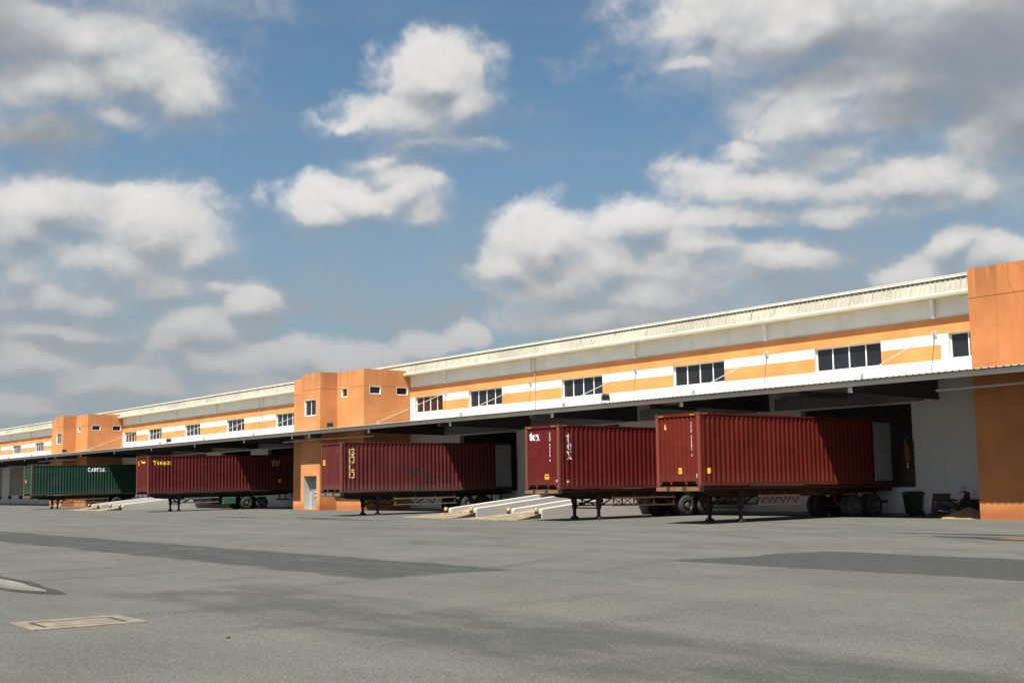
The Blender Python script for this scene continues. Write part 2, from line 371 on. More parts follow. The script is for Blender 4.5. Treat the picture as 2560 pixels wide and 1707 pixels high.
def wall_orange(name, col, dirty=0.5):
    t = MT(name); p = t.pos; s = t.sepz(p)
    n = t.noise(p, 0.55, 6, 0.6)
    base = t.mix(t.ramp(n, 0.32, 0.68), tuple(x * 0.86 for x in col), tuple(min(1, x * 1.1) for x in col))
    # rain streaks that start at the parapet and fade on their way down
    st = t.noise(t.vmul(p, (1.7, 1.7, 0.10)), 1.6, 6, 0.65)
    top = t.ramp(t.math('ADD', s[2], t.math('MULTIPLY', t.noise(t.vmul(p, (2.2, 2.2, 0.3)), 1.0, 3), 2.4)), 8.6, 11.2)
    base = t.mix(t.math('MULTIPLY', t.math('MULTIPLY', t.ramp(st, 0.44, 0.66), top), dirty), base, (col[0] * 0.66, col[1] * 0.66, col[2] * 0.72))
    st2 = t.noise(t.vmul(p, (3.0, 3.0, 0.22)), 1.1, 5, 0.6)
    base = t.mix(t.math('MULTIPLY', t.ramp(st2, 0.52, 0.74), dirty * 0.35), base, (col[0] * 0.72, col[1] * 0.60, col[2] * 0.5))
    # patch repairs and splash zone near the ground
    lo = t.math('SUBTRACT', 1.0, t.ramp(t.math('ADD', s[2], t.math('MULTIPLY', n, 0.35)), 0.35, 0.75))
    sp = t.noise(p, 7, 5, 0.7)
    base = t.mix(t.math('MULTIPLY', lo, 0.75), base, (col[0] * 0.66, col[1] * 0.47, col[2] * 0.52))
    base = t.mix(t.math('MULTIPLY', t.math('MULTIPLY', lo, t.ramp(sp, 0.52, 0.66)), 0.45), base, (col[0] * 0.75, col[1] * 0.85, col[2] * 1.2))
    if dirty > 0.5:                       # hairline cracks and pale filled patches
        cv = t.N.new('ShaderNodeTexVoronoi'); cv.feature = 'DISTANCE_TO_EDGE'; cv.inputs['Scale'].default_value = 0.30
        t.L.new(t.vadd(p, t.vmul(t.noise(p, 1.3, 5, 0.7, 'Color'), (0.35, 0.35, 0.35))), cv.inputs['Vector'])
        ck = t.math('MULTIPLY', t.math('SUBTRACT', 1.0, t.ramp(cv.outputs['Distance'], 0.001, 0.007)), t.ramp(t.noise(p, 0.45, 3), 0.50, 0.58))
        base = t.mix(t.math('MULTIPLY', ck, 0.38), base, tuple(x * 0.42 for x in col))
        pf = t.math('MULTIPLY', t.ramp(t.noise(p, 3.2, 6, 0.75), 0.66, 0.72), t.ramp(t.noise(p, 0.5, 2), 0.48, 0.60))
        base = t.mix(t.math('MULTIPLY', pf, 0.55), base, (col[0] * 1.25, col[1] * 1.6, col[2] * 2.2))
    t.set('Base Color', base); t.set('Roughness', 0.82); t.set('Specular IOR Level', 0.25)
    t.bump(t.noise(p, 30, 5), 0.12, 0.01)
    return t.m

def white_wall(name, col=(0.62, 0.605, 0.57)):
    t = MT(name); p = t.pos; s = t.sepz(p)
    n = t.noise(p, 0.7, 6, 0.6)
    base = t.mix(t.ramp(n, 0.3, 0.7), tuple(x * 0.95 for x in col), tuple(min(1, x * 1.03) for x in col))
    st = t.noise(t.vmul(p, (2.2, 2.2, 0.14)), 1.5, 6, 0.65)
    base = t.mix(t.math('MULTIPLY', t.ramp(st, 0.54, 0.76), 0.28), base, (0.45, 0.42, 0.36))
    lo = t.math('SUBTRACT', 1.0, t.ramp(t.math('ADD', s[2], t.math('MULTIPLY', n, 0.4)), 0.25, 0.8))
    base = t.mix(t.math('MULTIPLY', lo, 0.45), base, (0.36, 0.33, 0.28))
    t.set('Base Color', base); t.set('Roughness', 0.85); t.set('Specular IOR Level', 0.2)
    t.bump(t.noise(p, 25, 4), 0.08, 0.01)
    return t.m

def container_paint(name, col, fade=0.25, rust=0.5):
    t = MT(name); p = t.tc.outputs['Object']; s = t.sepz(p)
    n = t.noise(p, 0.9, 6, 0.6)
    base = t.mix(t.ramp(n, 0.3, 0.7), tuple(x * 0.82 for x in col), tuple(x * 1.12 for x in col))
    fd = t.noise(t.vmul(p, (3.0, 3.0, 0.25)), 1.2, 5, 0.65)
    base = t.mix(t.math('MULTIPLY', t.ramp(fd, 0.45, 0.75), fade), base, (col[0] * 1.0 + 0.035, col[1] + 0.035, col[2] + 0.032))
    lowz = t.math('SUBTRACT', 1.0, t.ramp(t.math('ADD', s[2], t.math('MULTIPLY', fd, -0.5)), -0.2, 0.45))
    base = t.mix(t.math('MULTIPLY', lowz, fade * 1.2), base, (0.13, 0.095, 0.075))
    r = t.noise(p, 4.2, 7, 0.72)
    base = t.mix(t.math('MULTIPLY', t.ramp(r, 0.64, 0.72), rust), base, (0.10, 0.042, 0.020))
    dents = t.noise(p, 1.7, 3, 0.5)
    t.set('Base Color', base); t.set('Roughness', t.ramp(n, 0, 1, 0.48, 0.66)); t.set('Specular IOR Level', 0.2)
    t.bump(t.math('ADD', dents, t.math('MULTIPLY', r, 0.12)), 0.25, 0.05)
    return t.m

def rusty(name, col, rustcol=(0.13, 0.055, 0.025), amt=0.6, rough=0.75):
    t = MT(name); p = t.tc.outputs['Object']
    r = t.noise(p, 3.5, 7, 0.7)
    base = t.mix(t.math('MULTIPLY', t.ramp(r, 0.42, 0.62), amt), col, rustcol)
    base = t.mix(t.ramp(t.noise(p, 12, 4), 0.5, 0.8, 0, 0.4), base, tuple(x * 0.5 for x in col))
    t.set('Base Color', base); t.set('Roughness', rough); t.set('Specular IOR Level', 0.3)
    t.bump(r, 0.15, 0.01)
    return t.m

def water_material():
    t = MT('puddle_water'); p = t.pos
    t.set('Base Color', t.mix(t.noise(p, 2.0, 4), (0.022, 0.020, 0.016), (0.045, 0.040, 0.030)))
    t.set('Roughness', 0.03); t.set('Specular IOR Level', 0.35); t.set('IOR', 1.33)
    t.bump(t.noise(p, 1.4, 2), 0.02, 0.02)
    return t.m

A = {}
A['asphalt'] = asphalt_material()
A['orange'] = wall_orange('orange_wall_paint', (0.62, 0.242, 0.078), 0.30)
A['tower'] = wall_orange('weathered_orange_render', (0.495, 0.208, 0.076), 0.70)
A['tower_worn'] = wall_orange('sunbaked_orange_render', (0.405, 0.155, 0.053), 1.0)
A['joint'] = paint('joint_shadow_paint', (0.30, 0.11, 0.03), 0.9)
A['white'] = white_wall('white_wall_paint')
A['cladding'] = paint('white_metal_cladding', (0.70, 0.685, 0.64), 0.6, 0.05, 0.6, 0.20, (0.40, 0.38, 0.32))
A['roof'] = paint('cream_ribbed_sheet', (0.37, 0.352, 0.28), 0.55, 0.16, 0.25, 0.75, (0.19, 0.175, 0.14))
A['trim'] = paint('white_flashing', (0.50, 0.47, 0.40), 0.45, 0.05, 1.0, 0.2)
A['soffit'] = paint('ochre_soffit', (0.50, 0.41, 0.17), 0.7, 0.1)
A['frame'] = paint('white_window_frame', (0.72, 0.71, 0.68), 0.4, 0.05)
A['glass'] = paint('dark_window_glass', (0.012, 0.014, 0.017), 0.06, 0.3, 0.4, spec=0.55)
A['brownglass'] = paint('brown_window_glass', (0.030, 0.014, 0.009), 0.08, 0.3, 0.4, spec=0.5)
A['canopy_sheet'] = paint('canopy_sheet', (0.36, 0.355, 0.335), 0.5, 0.08, 0.5, 0.2)
A['fascia'] = paint('canopy_fascia', (0.62, 0.555, 0.45), 0.5, 0.10, 0.5, 0.25)
A['steel_dark'] = paint('dark_grey_steel', (0.055, 0.055, 0.055), 0.55, 0.15, 1.0)
A['beam_end'] = paint('pale_beam_paint', (0.55, 0.56, 0.58), 0.5, 0.08)
A['rod'] = paint('grey_white_rod', (0.36, 0.355, 0.335), 0.45, 0.08)
A['housing'] = paint('grey_shutter_housing', (0.17, 0.167, 0.157), 0.6, 0.10, 1.0, 0.3)
A['shutter'] = paint('beige_roller_door', (0.33, 0.285, 0.23), 0.6, 0.12, 0.8, 0.4)
A['interior'] = paint('hall_interior', (0.20, 0.19, 0.172), 0.9, 0.2, 0.3)
A['rubber'] = paint('black_rubber', (0.018, 0.018, 0.019), 0.75, 0.3, 3.0)
A['concrete'] = paint('ramp_concrete', (0.22, 0.18, 0.125), 0.9, 0.25, 0.8, 0.0, None, 0.4, bump=0.3)
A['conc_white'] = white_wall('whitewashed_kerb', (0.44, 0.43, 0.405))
A['slab'] = paint('pale_concrete_slab', (0.130, 0.110, 0.083), 0.9, 0.32, 4.5, 0, None, 0.7, bump=0.4)
A['slab_dark'] = rusty('drain_frame_steel', (0.026, 0.020, 0.019), (0.050, 0.028, 0.022))
A['yellow'] = paint('yellow_paint', (0.36, 0.265, 0.085), 0.7, 0.25, 5.0, 0.4)
A['sling'] = paint('amber_webbing', (0.16, 0.070, 0.012), 0.8, 0.2)
A['yellow_dull'] = paint('dusty_yellow_paint', (0.20, 0.135, 0.028), 0.8, 0.3, 4.0)
A['black'] = paint('black_paint', (0.02, 0.02, 0.02), 0.5, 0.3, 4.0)
A['lens'] = paint('lamp_glass', (0.022, 0.024, 0.027), 0.12, 0.1)
A['patch_plum'] = paint('dark_plum_touch_up', (0.045, 0.010, 0.010), 0.6, 0.25, 3.0)
A['carton'] = paint('brown_carton', (0.10, 0.060, 0.034), 0.85, 0.2, 3.0)
A['print_white'] = paint('white_print', (0.72, 0.70, 0.67), 0.6, 0.12, 6.0)
A['print_yellow'] = paint('yellow_print', (0.78, 0.52, 0.04), 0.6, 0.10, 6.0)
A['print_gold'] = paint('pale_gold_print', (0.62, 0.52, 0.20), 0.6, 0.10, 6.0)
A['sticker'] = paint('orange_sticker', (0.80, 0.40, 0.03), 0.5, 0.15, 12.0)
A['print_black'] = paint('black_print', (0.05, 0.03, 0.02), 0.6, 0.1)
A['door_inner'] = paint('grey_door_lining', (0.20, 0.205, 0.205), 0.5, 0.1, 2.0, 0.3)
A['tyre'] = paint('dusty_tyre', (0.020, 0.019, 0.018), 0.85, 0.35, 5.0, bump=0.2)
A['rim'] = rusty('wheel_rim', (0.07, 0.067, 0.062), (0.12, 0.07, 0.04), 0.5)
A['ch_brown'] = rusty('rust_brown_chassis', (0.060, 0.020, 0.013), (0.085, 0.038, 0.020), 0.7)
A['leg'] = rusty('dark_leg_steel', (0.026, 0.016, 0.013), (0.045, 0.026, 0.018), 0.5)
A['ch_black'] = rusty('black_chassis', (0.022, 0.022, 0.022), (0.055, 0.038, 0.028), 0.5)
A['ch_green'] = rusty('green_black_chassis', (0.020, 0.032, 0.028), (0.05, 0.040, 0.030), 0.4)
A['guard_yel'] = rusty('faded_yellow_guard', (0.17, 0.130, 0.070), (0.08, 0.055, 0.04), 0.6)
A['guard_grey'] = rusty('grey_green_guard', (0.17, 0.21, 0.17), (0.13, 0.12, 0.10), 0.5)
A['guard_brown'] = rusty('orange_brown_guard', (0.105, 0.045, 0.025), (0.06, 0.030, 0.018), 0.5)
A['bolster_tan'] = rusty('tan_bolster', (0.20, 0.100, 0.045), (0.11, 0.05, 0.028), 0.5)
A['bolster_grey'] = rusty('grey_bolster', (0.13, 0.135, 0.11), (0.06, 0.05, 0.04), 0.5)
A['toolbox'] = rusty('green_toolbox', (0.030, 0.095, 0.062), (0.10, 0.10, 0.07), 0.35)
A['reflector'] = paint('red_reflector', (0.45, 0.06, 0.03), 0.3, 0.1)
A['sand'] = paint('sand', (0.22, 0.140, 0.060), 0.95, 0.15, 6, 0, None, 0.5, bump=0.5)
A['bin'] = paint('green_bin_plastic', (0.004, 0.022, 0.007), 0.45, 0.15)
A['plywood'] = paint('brown_board', (0.08, 0.042, 0.024), 0.75, 0.25, 2.0, 0.5)
A['bike_red'] = paint('bike_red', (0.075, 0.006, 0.008), 0.25, 0.1)
A['bike_black'] = paint('bike_black', (0.022, 0.022, 0.026), 0.35, 0.2)
A['chrome'] = paint('bike_metal', (0.48, 0.48, 0.50), 0.25, 0.1, metal=0.9)
A['water'] = water_material()
A['wet'] = paint('wet_asphalt', (0.034, 0.034, 0.031), 0.75, 0.3, 1.5, spec=0.1)
A['stone'] = paint('pale_stone', (0.36, 0.34, 0.30), 0.9, 0.3, 20)
A['darkstone'] = paint('dark_lump', (0.055, 0.045, 0.035), 0.9, 0.3, 20)

# ------------------------------------------------------------------ ground
def build_ground():
    xs = [-900, -500, -300, -220] + [-200 + 10 * i for i in range(25)] + [80, 140, 300]
    ys = [-400, -150, -60, -20, 0, 10, 20, 28] + [33 + 0.75 * i for i in range(15)] + [46, 60, 120, 300, 900]
    v = [(x, y, gz(y)) for y in ys for x in xs]; n = len(xs)
    f = [(j*n+i, j*n+i+1, (j+1)*n+i+1, (j+1)*n+i) for j in range(len(ys)-1) for i in range(n-1)]
    me = bpy.data.meshes.new('asphalt_yard'); me.from_pydata(v, [], f); me.materials.append(A['asphalt'])
    me.polygons.foreach_set('use_smooth', [True] * len(f))
    o = link(bpy.data.objects.new('asphalt_yard', me)); o['kind'] = 'structure'; o['label'] = 'wide grey asphalt yard in front of the warehouse'
build_ground()

def blob_sheet(name, cx, cy, rx_, ry_, z, mat, seed, n=56, rough=0.22, kind='structure', label=None):
    rnd = random.Random(seed); ph = [(rnd.uniform(0, 6.28), rnd.uniform(0.4, 1.0)) for _ in range(7)]
    vs = [(cx, cy, gz(cy) + z)]
    for k in range(n):
        t = 2 * math.pi * k / n
        r = 1 + rough * sum(a * math.sin((i + 2) * t + p) / (i + 1.5) for i, (p, a) in enumerate(ph))
        x, y = cx + rx_ * r * math.cos(t), cy + ry_ * r * math.sin(t)
        vs.append((x, y, gz(y) + z))
    fs = [(0, 1 + k, 1 + (k + 1) % n) for k in range(n)]
    me = bpy.data.meshes.new(name); me.from_pydata(vs, [], fs); me.materials.append(mat)
    o = link(bpy.data.objects.new(name, me)); o['kind'] = kind
    if label: o['label'] = label
    return o
blob_sheet('wet_patch', -23.1, 5.88, 3.6, 0.54, 0.004, A['wet'], 3, label='dark wet rim around the near puddle')
blob_sheet('puddle', -23.0, 5.86, 2.9, 0.33, 0.008, A['water'], 3, label='puddle mirroring the orange tower, near the slab')
blob_sheet('wet_patch', -14.5, 30.8, 5.6, 1.25, 0.004, A['wet'], 11, label='dark wet rim around the far puddle')
blob_sheet('puddle', -14.0, 30.9, 4.6, 0.75, 0.008, A['water'], 12, rough=0.5, label='puddle before the nearest orange tower')
blob_sheet('wet_patch', -20.2, 33.0, 3.0, 0.35, 0.004, A['wet'], 15, rough=0.5, label='thin dark wet streak in front of the motorbikes')
blob_sheet('wet_patch', -67.3, 31.1, 2.3, 0.55, 0.004, A['wet'], 21, rough=0.4, label='dark wet streak in front of the plum container')
blob_sheet('wet_patch', -56.0, 31.6, 4.5, 0.40, 0.004, A['wet'], 23, rough=0.5, label='long thin wet streak below the ramps')
blob_sheet('wet_patch', -60.5, 33.0, 4.0, 0.35, 0.004, A['wet'], 27, rough=0.5, label='thin wet streak beside the gold lettered container')

# ------------------------------------------------------------------ walls with openings
def wall_grid(mb, a0, a1, b0, b1, holes, P, depth, matf, cuts_a=(), cuts_b=(), reveal=0, back=None):
    """P(a, b, d): point at (a, b) of the wall plane pushed d inwards"""
    As = sorted(set([a0, a1] + [h[0] for h in holes] + [h[1] for h in holes] + [c for c in cuts_a if a0 < c < a1]))
    Bs = sorted(set([b0, b1] + [h[2] for h in holes] + [h[3] for h in holes] + [c for c in cuts_b if b0 < c < b1]))
    As = [a for a in As if a0 <= a <= a1]; Bs = [b for b in Bs if b0 <= b <= b1]
    for i in range(len(As) - 1):
        for j in range(len(Bs) - 1):
            am, bm_ = (As[i] + As[i+1]) / 2, (Bs[j] + Bs[j+1]) / 2
            if any(h[0] < am < h[1] and h[2] < bm_ < h[3] for h in holes): continue
            mb.add([P(As[i], Bs[j], 0), P(As[i+1], Bs[j], 0), P(As[i+1], Bs[j+1], 0), P(As[i], Bs[j+1], 0)], [(0, 1, 2, 3)], matf(am, bm_))
    for h in holes:
        c = [(h[0], h[2]), (h[1], h[2]), (h[1], h[3]), (h[0], h[3])]
        dp = h[4] if len(h) > 4 else depth
        for k in range(4):
            p, q = c[k], c[(k + 1) % 4]
            mb.add([P(*p, 0), P(*q, 0), P(*q, dp), P(*p, dp)], [(0, 1, 2, 3)], reveal)
        if back is not None and len(h) > 5: mb.add([P(*q, dp) for q in c], [(0, 1, 2, 3)], back)

def window(parent, P, a0, a1, b0, b1, d, panes, glass, fw=0.06):
    """frame with mullions; each pane a sub-part. P maps (a, b, d)"""
    mb = MB()
    def slab(x0, x1, y0, y1, d0, d1):
        vs = [P(x0,y0,d0),P(x1,y0,d0),P(x1,y1,d0),P(x0,y1,d0),P(x0,y0,d1),P(x1,y0,d1),P(x1,y1,d1),P(x0,y1,d1)]
        mb.add(vs, [(0,1,2,3),(7,6,5,4),(0,4,5,1),(1,5,6,2),(2,6,7,3),(3,7,4,0)])
    slab(a0, a1, b0, b0 + fw, d, d + 0.09); slab(a0, a1, b1 - fw, b1, d, d + 0.09)
    slab(a0, a0 + fw, b0 + fw, b1 - fw, d, d + 0.09); slab(a1 - fw, a1, b0 + fw, b1 - fw, d, d + 0.09)
    w = (a1 - a0) / panes
    for k in range(1, panes): slab(a0 + k*w - fw/2, a0 + k*w + fw/2, b0 + fw, b1 - fw, d + 0.004, d + 0.085)
    fr = mb.build('window', A['frame'], parent)
    for k in range(panes):
        x0, x1 = a0 + k*w + fw/2, a0 + (k+1)*w - fw/2
        y0, y1 = b0 + fw * 0.8, b1 - fw * 0.8
        g = MB(); t = random.uniform(-0.003, 0.003)
        g.add([P(x0,y0,d+0.045+t),P(x1,y0,d+0.045-t),P(x1,y1,d+0.047-t),P(x0,y1,d+0.047+t),P(x0,y0,d+0.065),P(x1,y0,d+0.065),P(x1,y1,d+0.065),P(x0,y1,d+0.065)],
              [(0,1,2,3),(7,6,5,4),(0,4,5,1),(1,5,6,2),(2,6,7,3),(3,7,4,0)])
        g.build('pane', glass, fr)
    return fr

WY = 47.8
XL, XR = -205.0, 26.0
PW = lambda a, b, d: (a, WY + d, b)
WIN = [(-74.10,-70.54),(-67.43,-63.66),(-57.57,-53.81),(-47.96,-44.15),(-38.21,-34.38),(-30.85,-27.30),
       (-132.77,-129.15),(-125.69,-122.02),(-115.95,-112.26),(-106.20,-102.43),(-96.18,-92.40),(-89.2,-85.6),
       (-185.6,-181.9),(-175.9,-172.0),(-165.6,-161.76),(-155.9,-152.1)]
DOORS_OPEN = [(-39.20,-32.92),(-48.97,-42.67),(-58.72,-52.42),(-68.47,-62.17),(-97.6,-91.3),(-107.3,-101.0),(-117.0,-110.7),(-126.8,-120.5)]
DOORS_SHUT = [(-157.0,-150.5),(-167.0,-160.5),(-176.9,-170.4),(-187.0,-180.6)]
BEAMS = [-31.5,-41.2,-50.9,-60.6,-70.1,-89.1,-98.7,-108.5,-118.2,-128.0,-148.0,-157.6,-167.3,-177.0]

def ribbed(x0, x1, pitch, ribw, depth, lo, hi, nrm, mb, mi=0):
    """sheet with ribs between the lines lo=(y,z) and hi=(y,z), ribs standing along nrm=(dy,dz)"""
    prof = [(x0, 0)]
    x = x0 + pitch * 0.5
    while x + ribw < x1:
        prof += [(x, 0), (x + ribw * 0.22, 1), (x + ribw * 0.78, 1), (x + ribw, 0)]; x += pitch
    prof.append((x1, 0))
    vs = []
    for (px, k) in prof:
        for (y, z) in (lo, hi): vs.append((px, y + nrm[0] * depth * k, z + nrm[1] * depth * k))
    fs = [(2*i, 2*i+2, 2*i+3, 2*i+1) for i in range(len(prof) - 1)]
    mb.add(vs, fs, mi)

def build_warehouse():
    W = thing('warehouse', 'long low white and orange warehouse with ribbed cream eaves and strip windows', 'warehouse', (-60, WY, 0))
    def bl(mb, name, mats, par=W, **k):
        o = mb.build(name, mats, par, **k)
        if par is W: o.matrix_parent_inverse = Matrix.Translation((60, -WY, 0))
        return o
    # wall: 0 white 1 orange
    mb = MB()
    holes = [(a, b, 6.85, 7.99, 0.22) for a, b in WIN] + [(a, b, 1.27, 5.02, 0.35) for a, b in DOORS_OPEN + DOORS_SHUT]
    plain = [(-74.71, -74.10), (-31.25, -30.85), (-133.3, -132.77), (-89.6, -89.2)]
    def matf(a, b):
        if b > 8.72: return 0
        if b > 7.99: return 1
        if b > 7.52: return 0
        if b > 6.85: return 0 if any(p <= a <= q for p, q in plain) else 1
        return 0
    wall_grid(mb, XL, XR, -0.3, 9.62, holes, PW, 0.25, matf, cuts_a=[q for p in plain for q in p], cuts_b=[6.85, 7.52, 7.99, 8.72])
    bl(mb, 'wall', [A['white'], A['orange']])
    # interior of the hall behind the dock doors
    mb = MB()
    mb.box(XL, XR, WY + 0.36, WY + 16, 1.07, 1.268); mb.box(XL, XR, WY + 16, WY + 16.3, 0, 9.4); mb.box(XL, XR, WY + 0.3, WY + 16, 9.3, 9.5)
    mb.box(XL, XL + 0.3, WY + 0.3, WY + 16, 0, 9.4); mb.box(XR - 0.3, XR, WY + 0.3, WY + 16, 0, 9.4)
    for x in BEAMS: mb.box(x - 0.2, x + 0.2, WY + 0.37, WY + 0.8, 1.27, 9.3)
    bl(mb, 'interior', A['interior'])
    for (a, b) in WIN:
        P = PW
        gl = A['brownglass'] if a in (-74.10, -132.77) else A['glass']
        f = window(W, P, a + 0.004, b - 0.004, 6.855, 7.985, 0.15, 4, gl, 0.05)
        f.matrix_parent_inverse = Matrix.Translation((60, -WY, 0))
    # cladding band under the eave
    mb = MB(); ribbed(XL, XR, 0.60, 0.03, 0.006, (WY - 0.006, 8.722), (WY - 0.006, 9.56), (-1, 0), mb)
    bl(mb, 'cladding', A['cladding'])
    mb = MB(); mb.box(XL, XR, WY - 0.03, WY - 0.004, 8.695, 8.73); bl(mb, 'cladding_flashing', A['trim'])
    # eave: soffit, gutter, ribbed upstand, capping, roof
    mb = MB(); mb.prism([(WY - 0.46, 9.55), (WY + 0.05, 9.52), (WY + 0.05, 9.56), (WY - 0.46, 9.59)], 'x', XL, XR); bl(mb, 'soffit', A['soffit'])
    mb = MB()
    mb.prism([(WY-0.60,9.545),(WY-0.45,9.545),(WY-0.45,9.575),(WY-0.575,9.575),(WY-0.585,9.66),(WY-0.56,9.70),(WY-0.60,9.715),(WY-0.625,9.66)], 'x', XL, XR)
    mb.box(XL, XR, WY - 0.45, WY - 0.40, 9.60, 9.74)
    bl(mb, 'gutter', A['trim'])
    mb = MB(); ribbed(XL, XR, 0.255, 0.07, 0.036, (WY - 0.40, 9.70), (WY - 0.22, 10.38), (-0.965, 0.26), mb); bl(mb, 'ribbed_upstand', A['roof'])
    mb = MB()
    mb.prism([(WY-0.325,10.375),(WY-0.30,10.36),(WY-0.27,10.385),(WY-0.05,10.46),(WY-0.05,10.49),(WY-0.28,10.42)], 'x', XL, XR)
    mb.tube([(XL, WY - 0.25, 10.47), (XR, WY - 0.25, 10.47)], 0.03, 8)
    bl(mb, 'capping', A['trim'])
    mb = MB(); ribbed(XL, XR, 0.255, 0.10, 0.045, (WY - 0.22, 10.36), (WY + 16.5, 11.3), (0, 1), mb); bl(mb, 'roof', A['roof'])
    # rafter brackets under the gutter
    for x in BEAMS:
        mb = MB(); mb.prism([(WY-0.24,9.54),(WY-0.01,9.54),(WY-0.01,8.74),(WY-0.10,8.70),(WY-0.16,8.78),(WY-0.17,9.25)], 'x', x - 0.09, x + 0.09)
        bl(mb, 'eave_bracket', A['cladding'])
    # rainwater pipe
    for x in (-60.1, -99.2):
        mb = MB(); mb.tube([(x, WY - 0.07, 9.5), (x, WY - 0.07, 6.1)], 0.022, 8); bl(mb, 'downpipe', A['rod'])
    # shutter housings, doors, bumpers, hazard guards
    for (a, b) in DOORS_OPEN + DOORS_SHUT:
        mb = MB()
        n = 5; x0, x1 = a - 1.3, b + 0.7; w = (x1 - x0) / n
        mb.box(x0, x1, WY - 0.40, WY - 0.004, 5.10, 5.64)
        sh = bl(mb, 'shutter_housing', A['housing'])
        for k in range(n):
            pm = MB(); pm.box(x0 + k*w + 0.012, x0 + (k+1)*w - 0.012, WY - 0.42, WY - 0.401, 5.08 + (0.01 if k % 2 else 0), 5.66)
            pm.build('housing_panel', A['housing'], sh)
        for s in ((-1, 1) if (a, b) in DOORS_SHUT else ()):
            c = (a + b) / 2 + s * 0.95
            for q in (-0.75, 0.75):
                m = MB(); m.box(c + s*0.9 + q - 0.55, c + s*0.9 + q + 0.55, WY - 0.16, WY - 0.002, 0.74, 1.20) if q * s > 0 else None
                if m.v: bl(m, 'dock_bumper', A['rubber'], bevel=0.03)
        m = MB()
        for k in range(13):
            z = 1.30 + k * 0.16
            m.box(b + 0.003, b + 0.055, WY - 0.03, WY - 0.003, z, z + 0.152, k % 2)
        bl(m, 'hazard_guard', [A['yellow_dull'], A['black']])
    for (a, b) in DOORS_SHUT:
        m = MB(); z = 1.28
        while z < 5.0:
            m.prism([(WY+0.20, z), (WY+0.16, z+0.03), (WY+0.16, z+0.09), (WY+0.20, z+0.118), (WY+0.24, z+0.118), (WY+0.24, z)], 'x', a + 0.01, b - 0.01); z += 0.12
        bl(m, 'roller_door', A['shutter'])
    # plinth band at the foot of the wall
    m = MB(); m.box(XL, XR, WY - 0.03, WY - 0.001, -0.2, 0.12); bl(m, 'plinth', A['housing'])
build_warehouse()

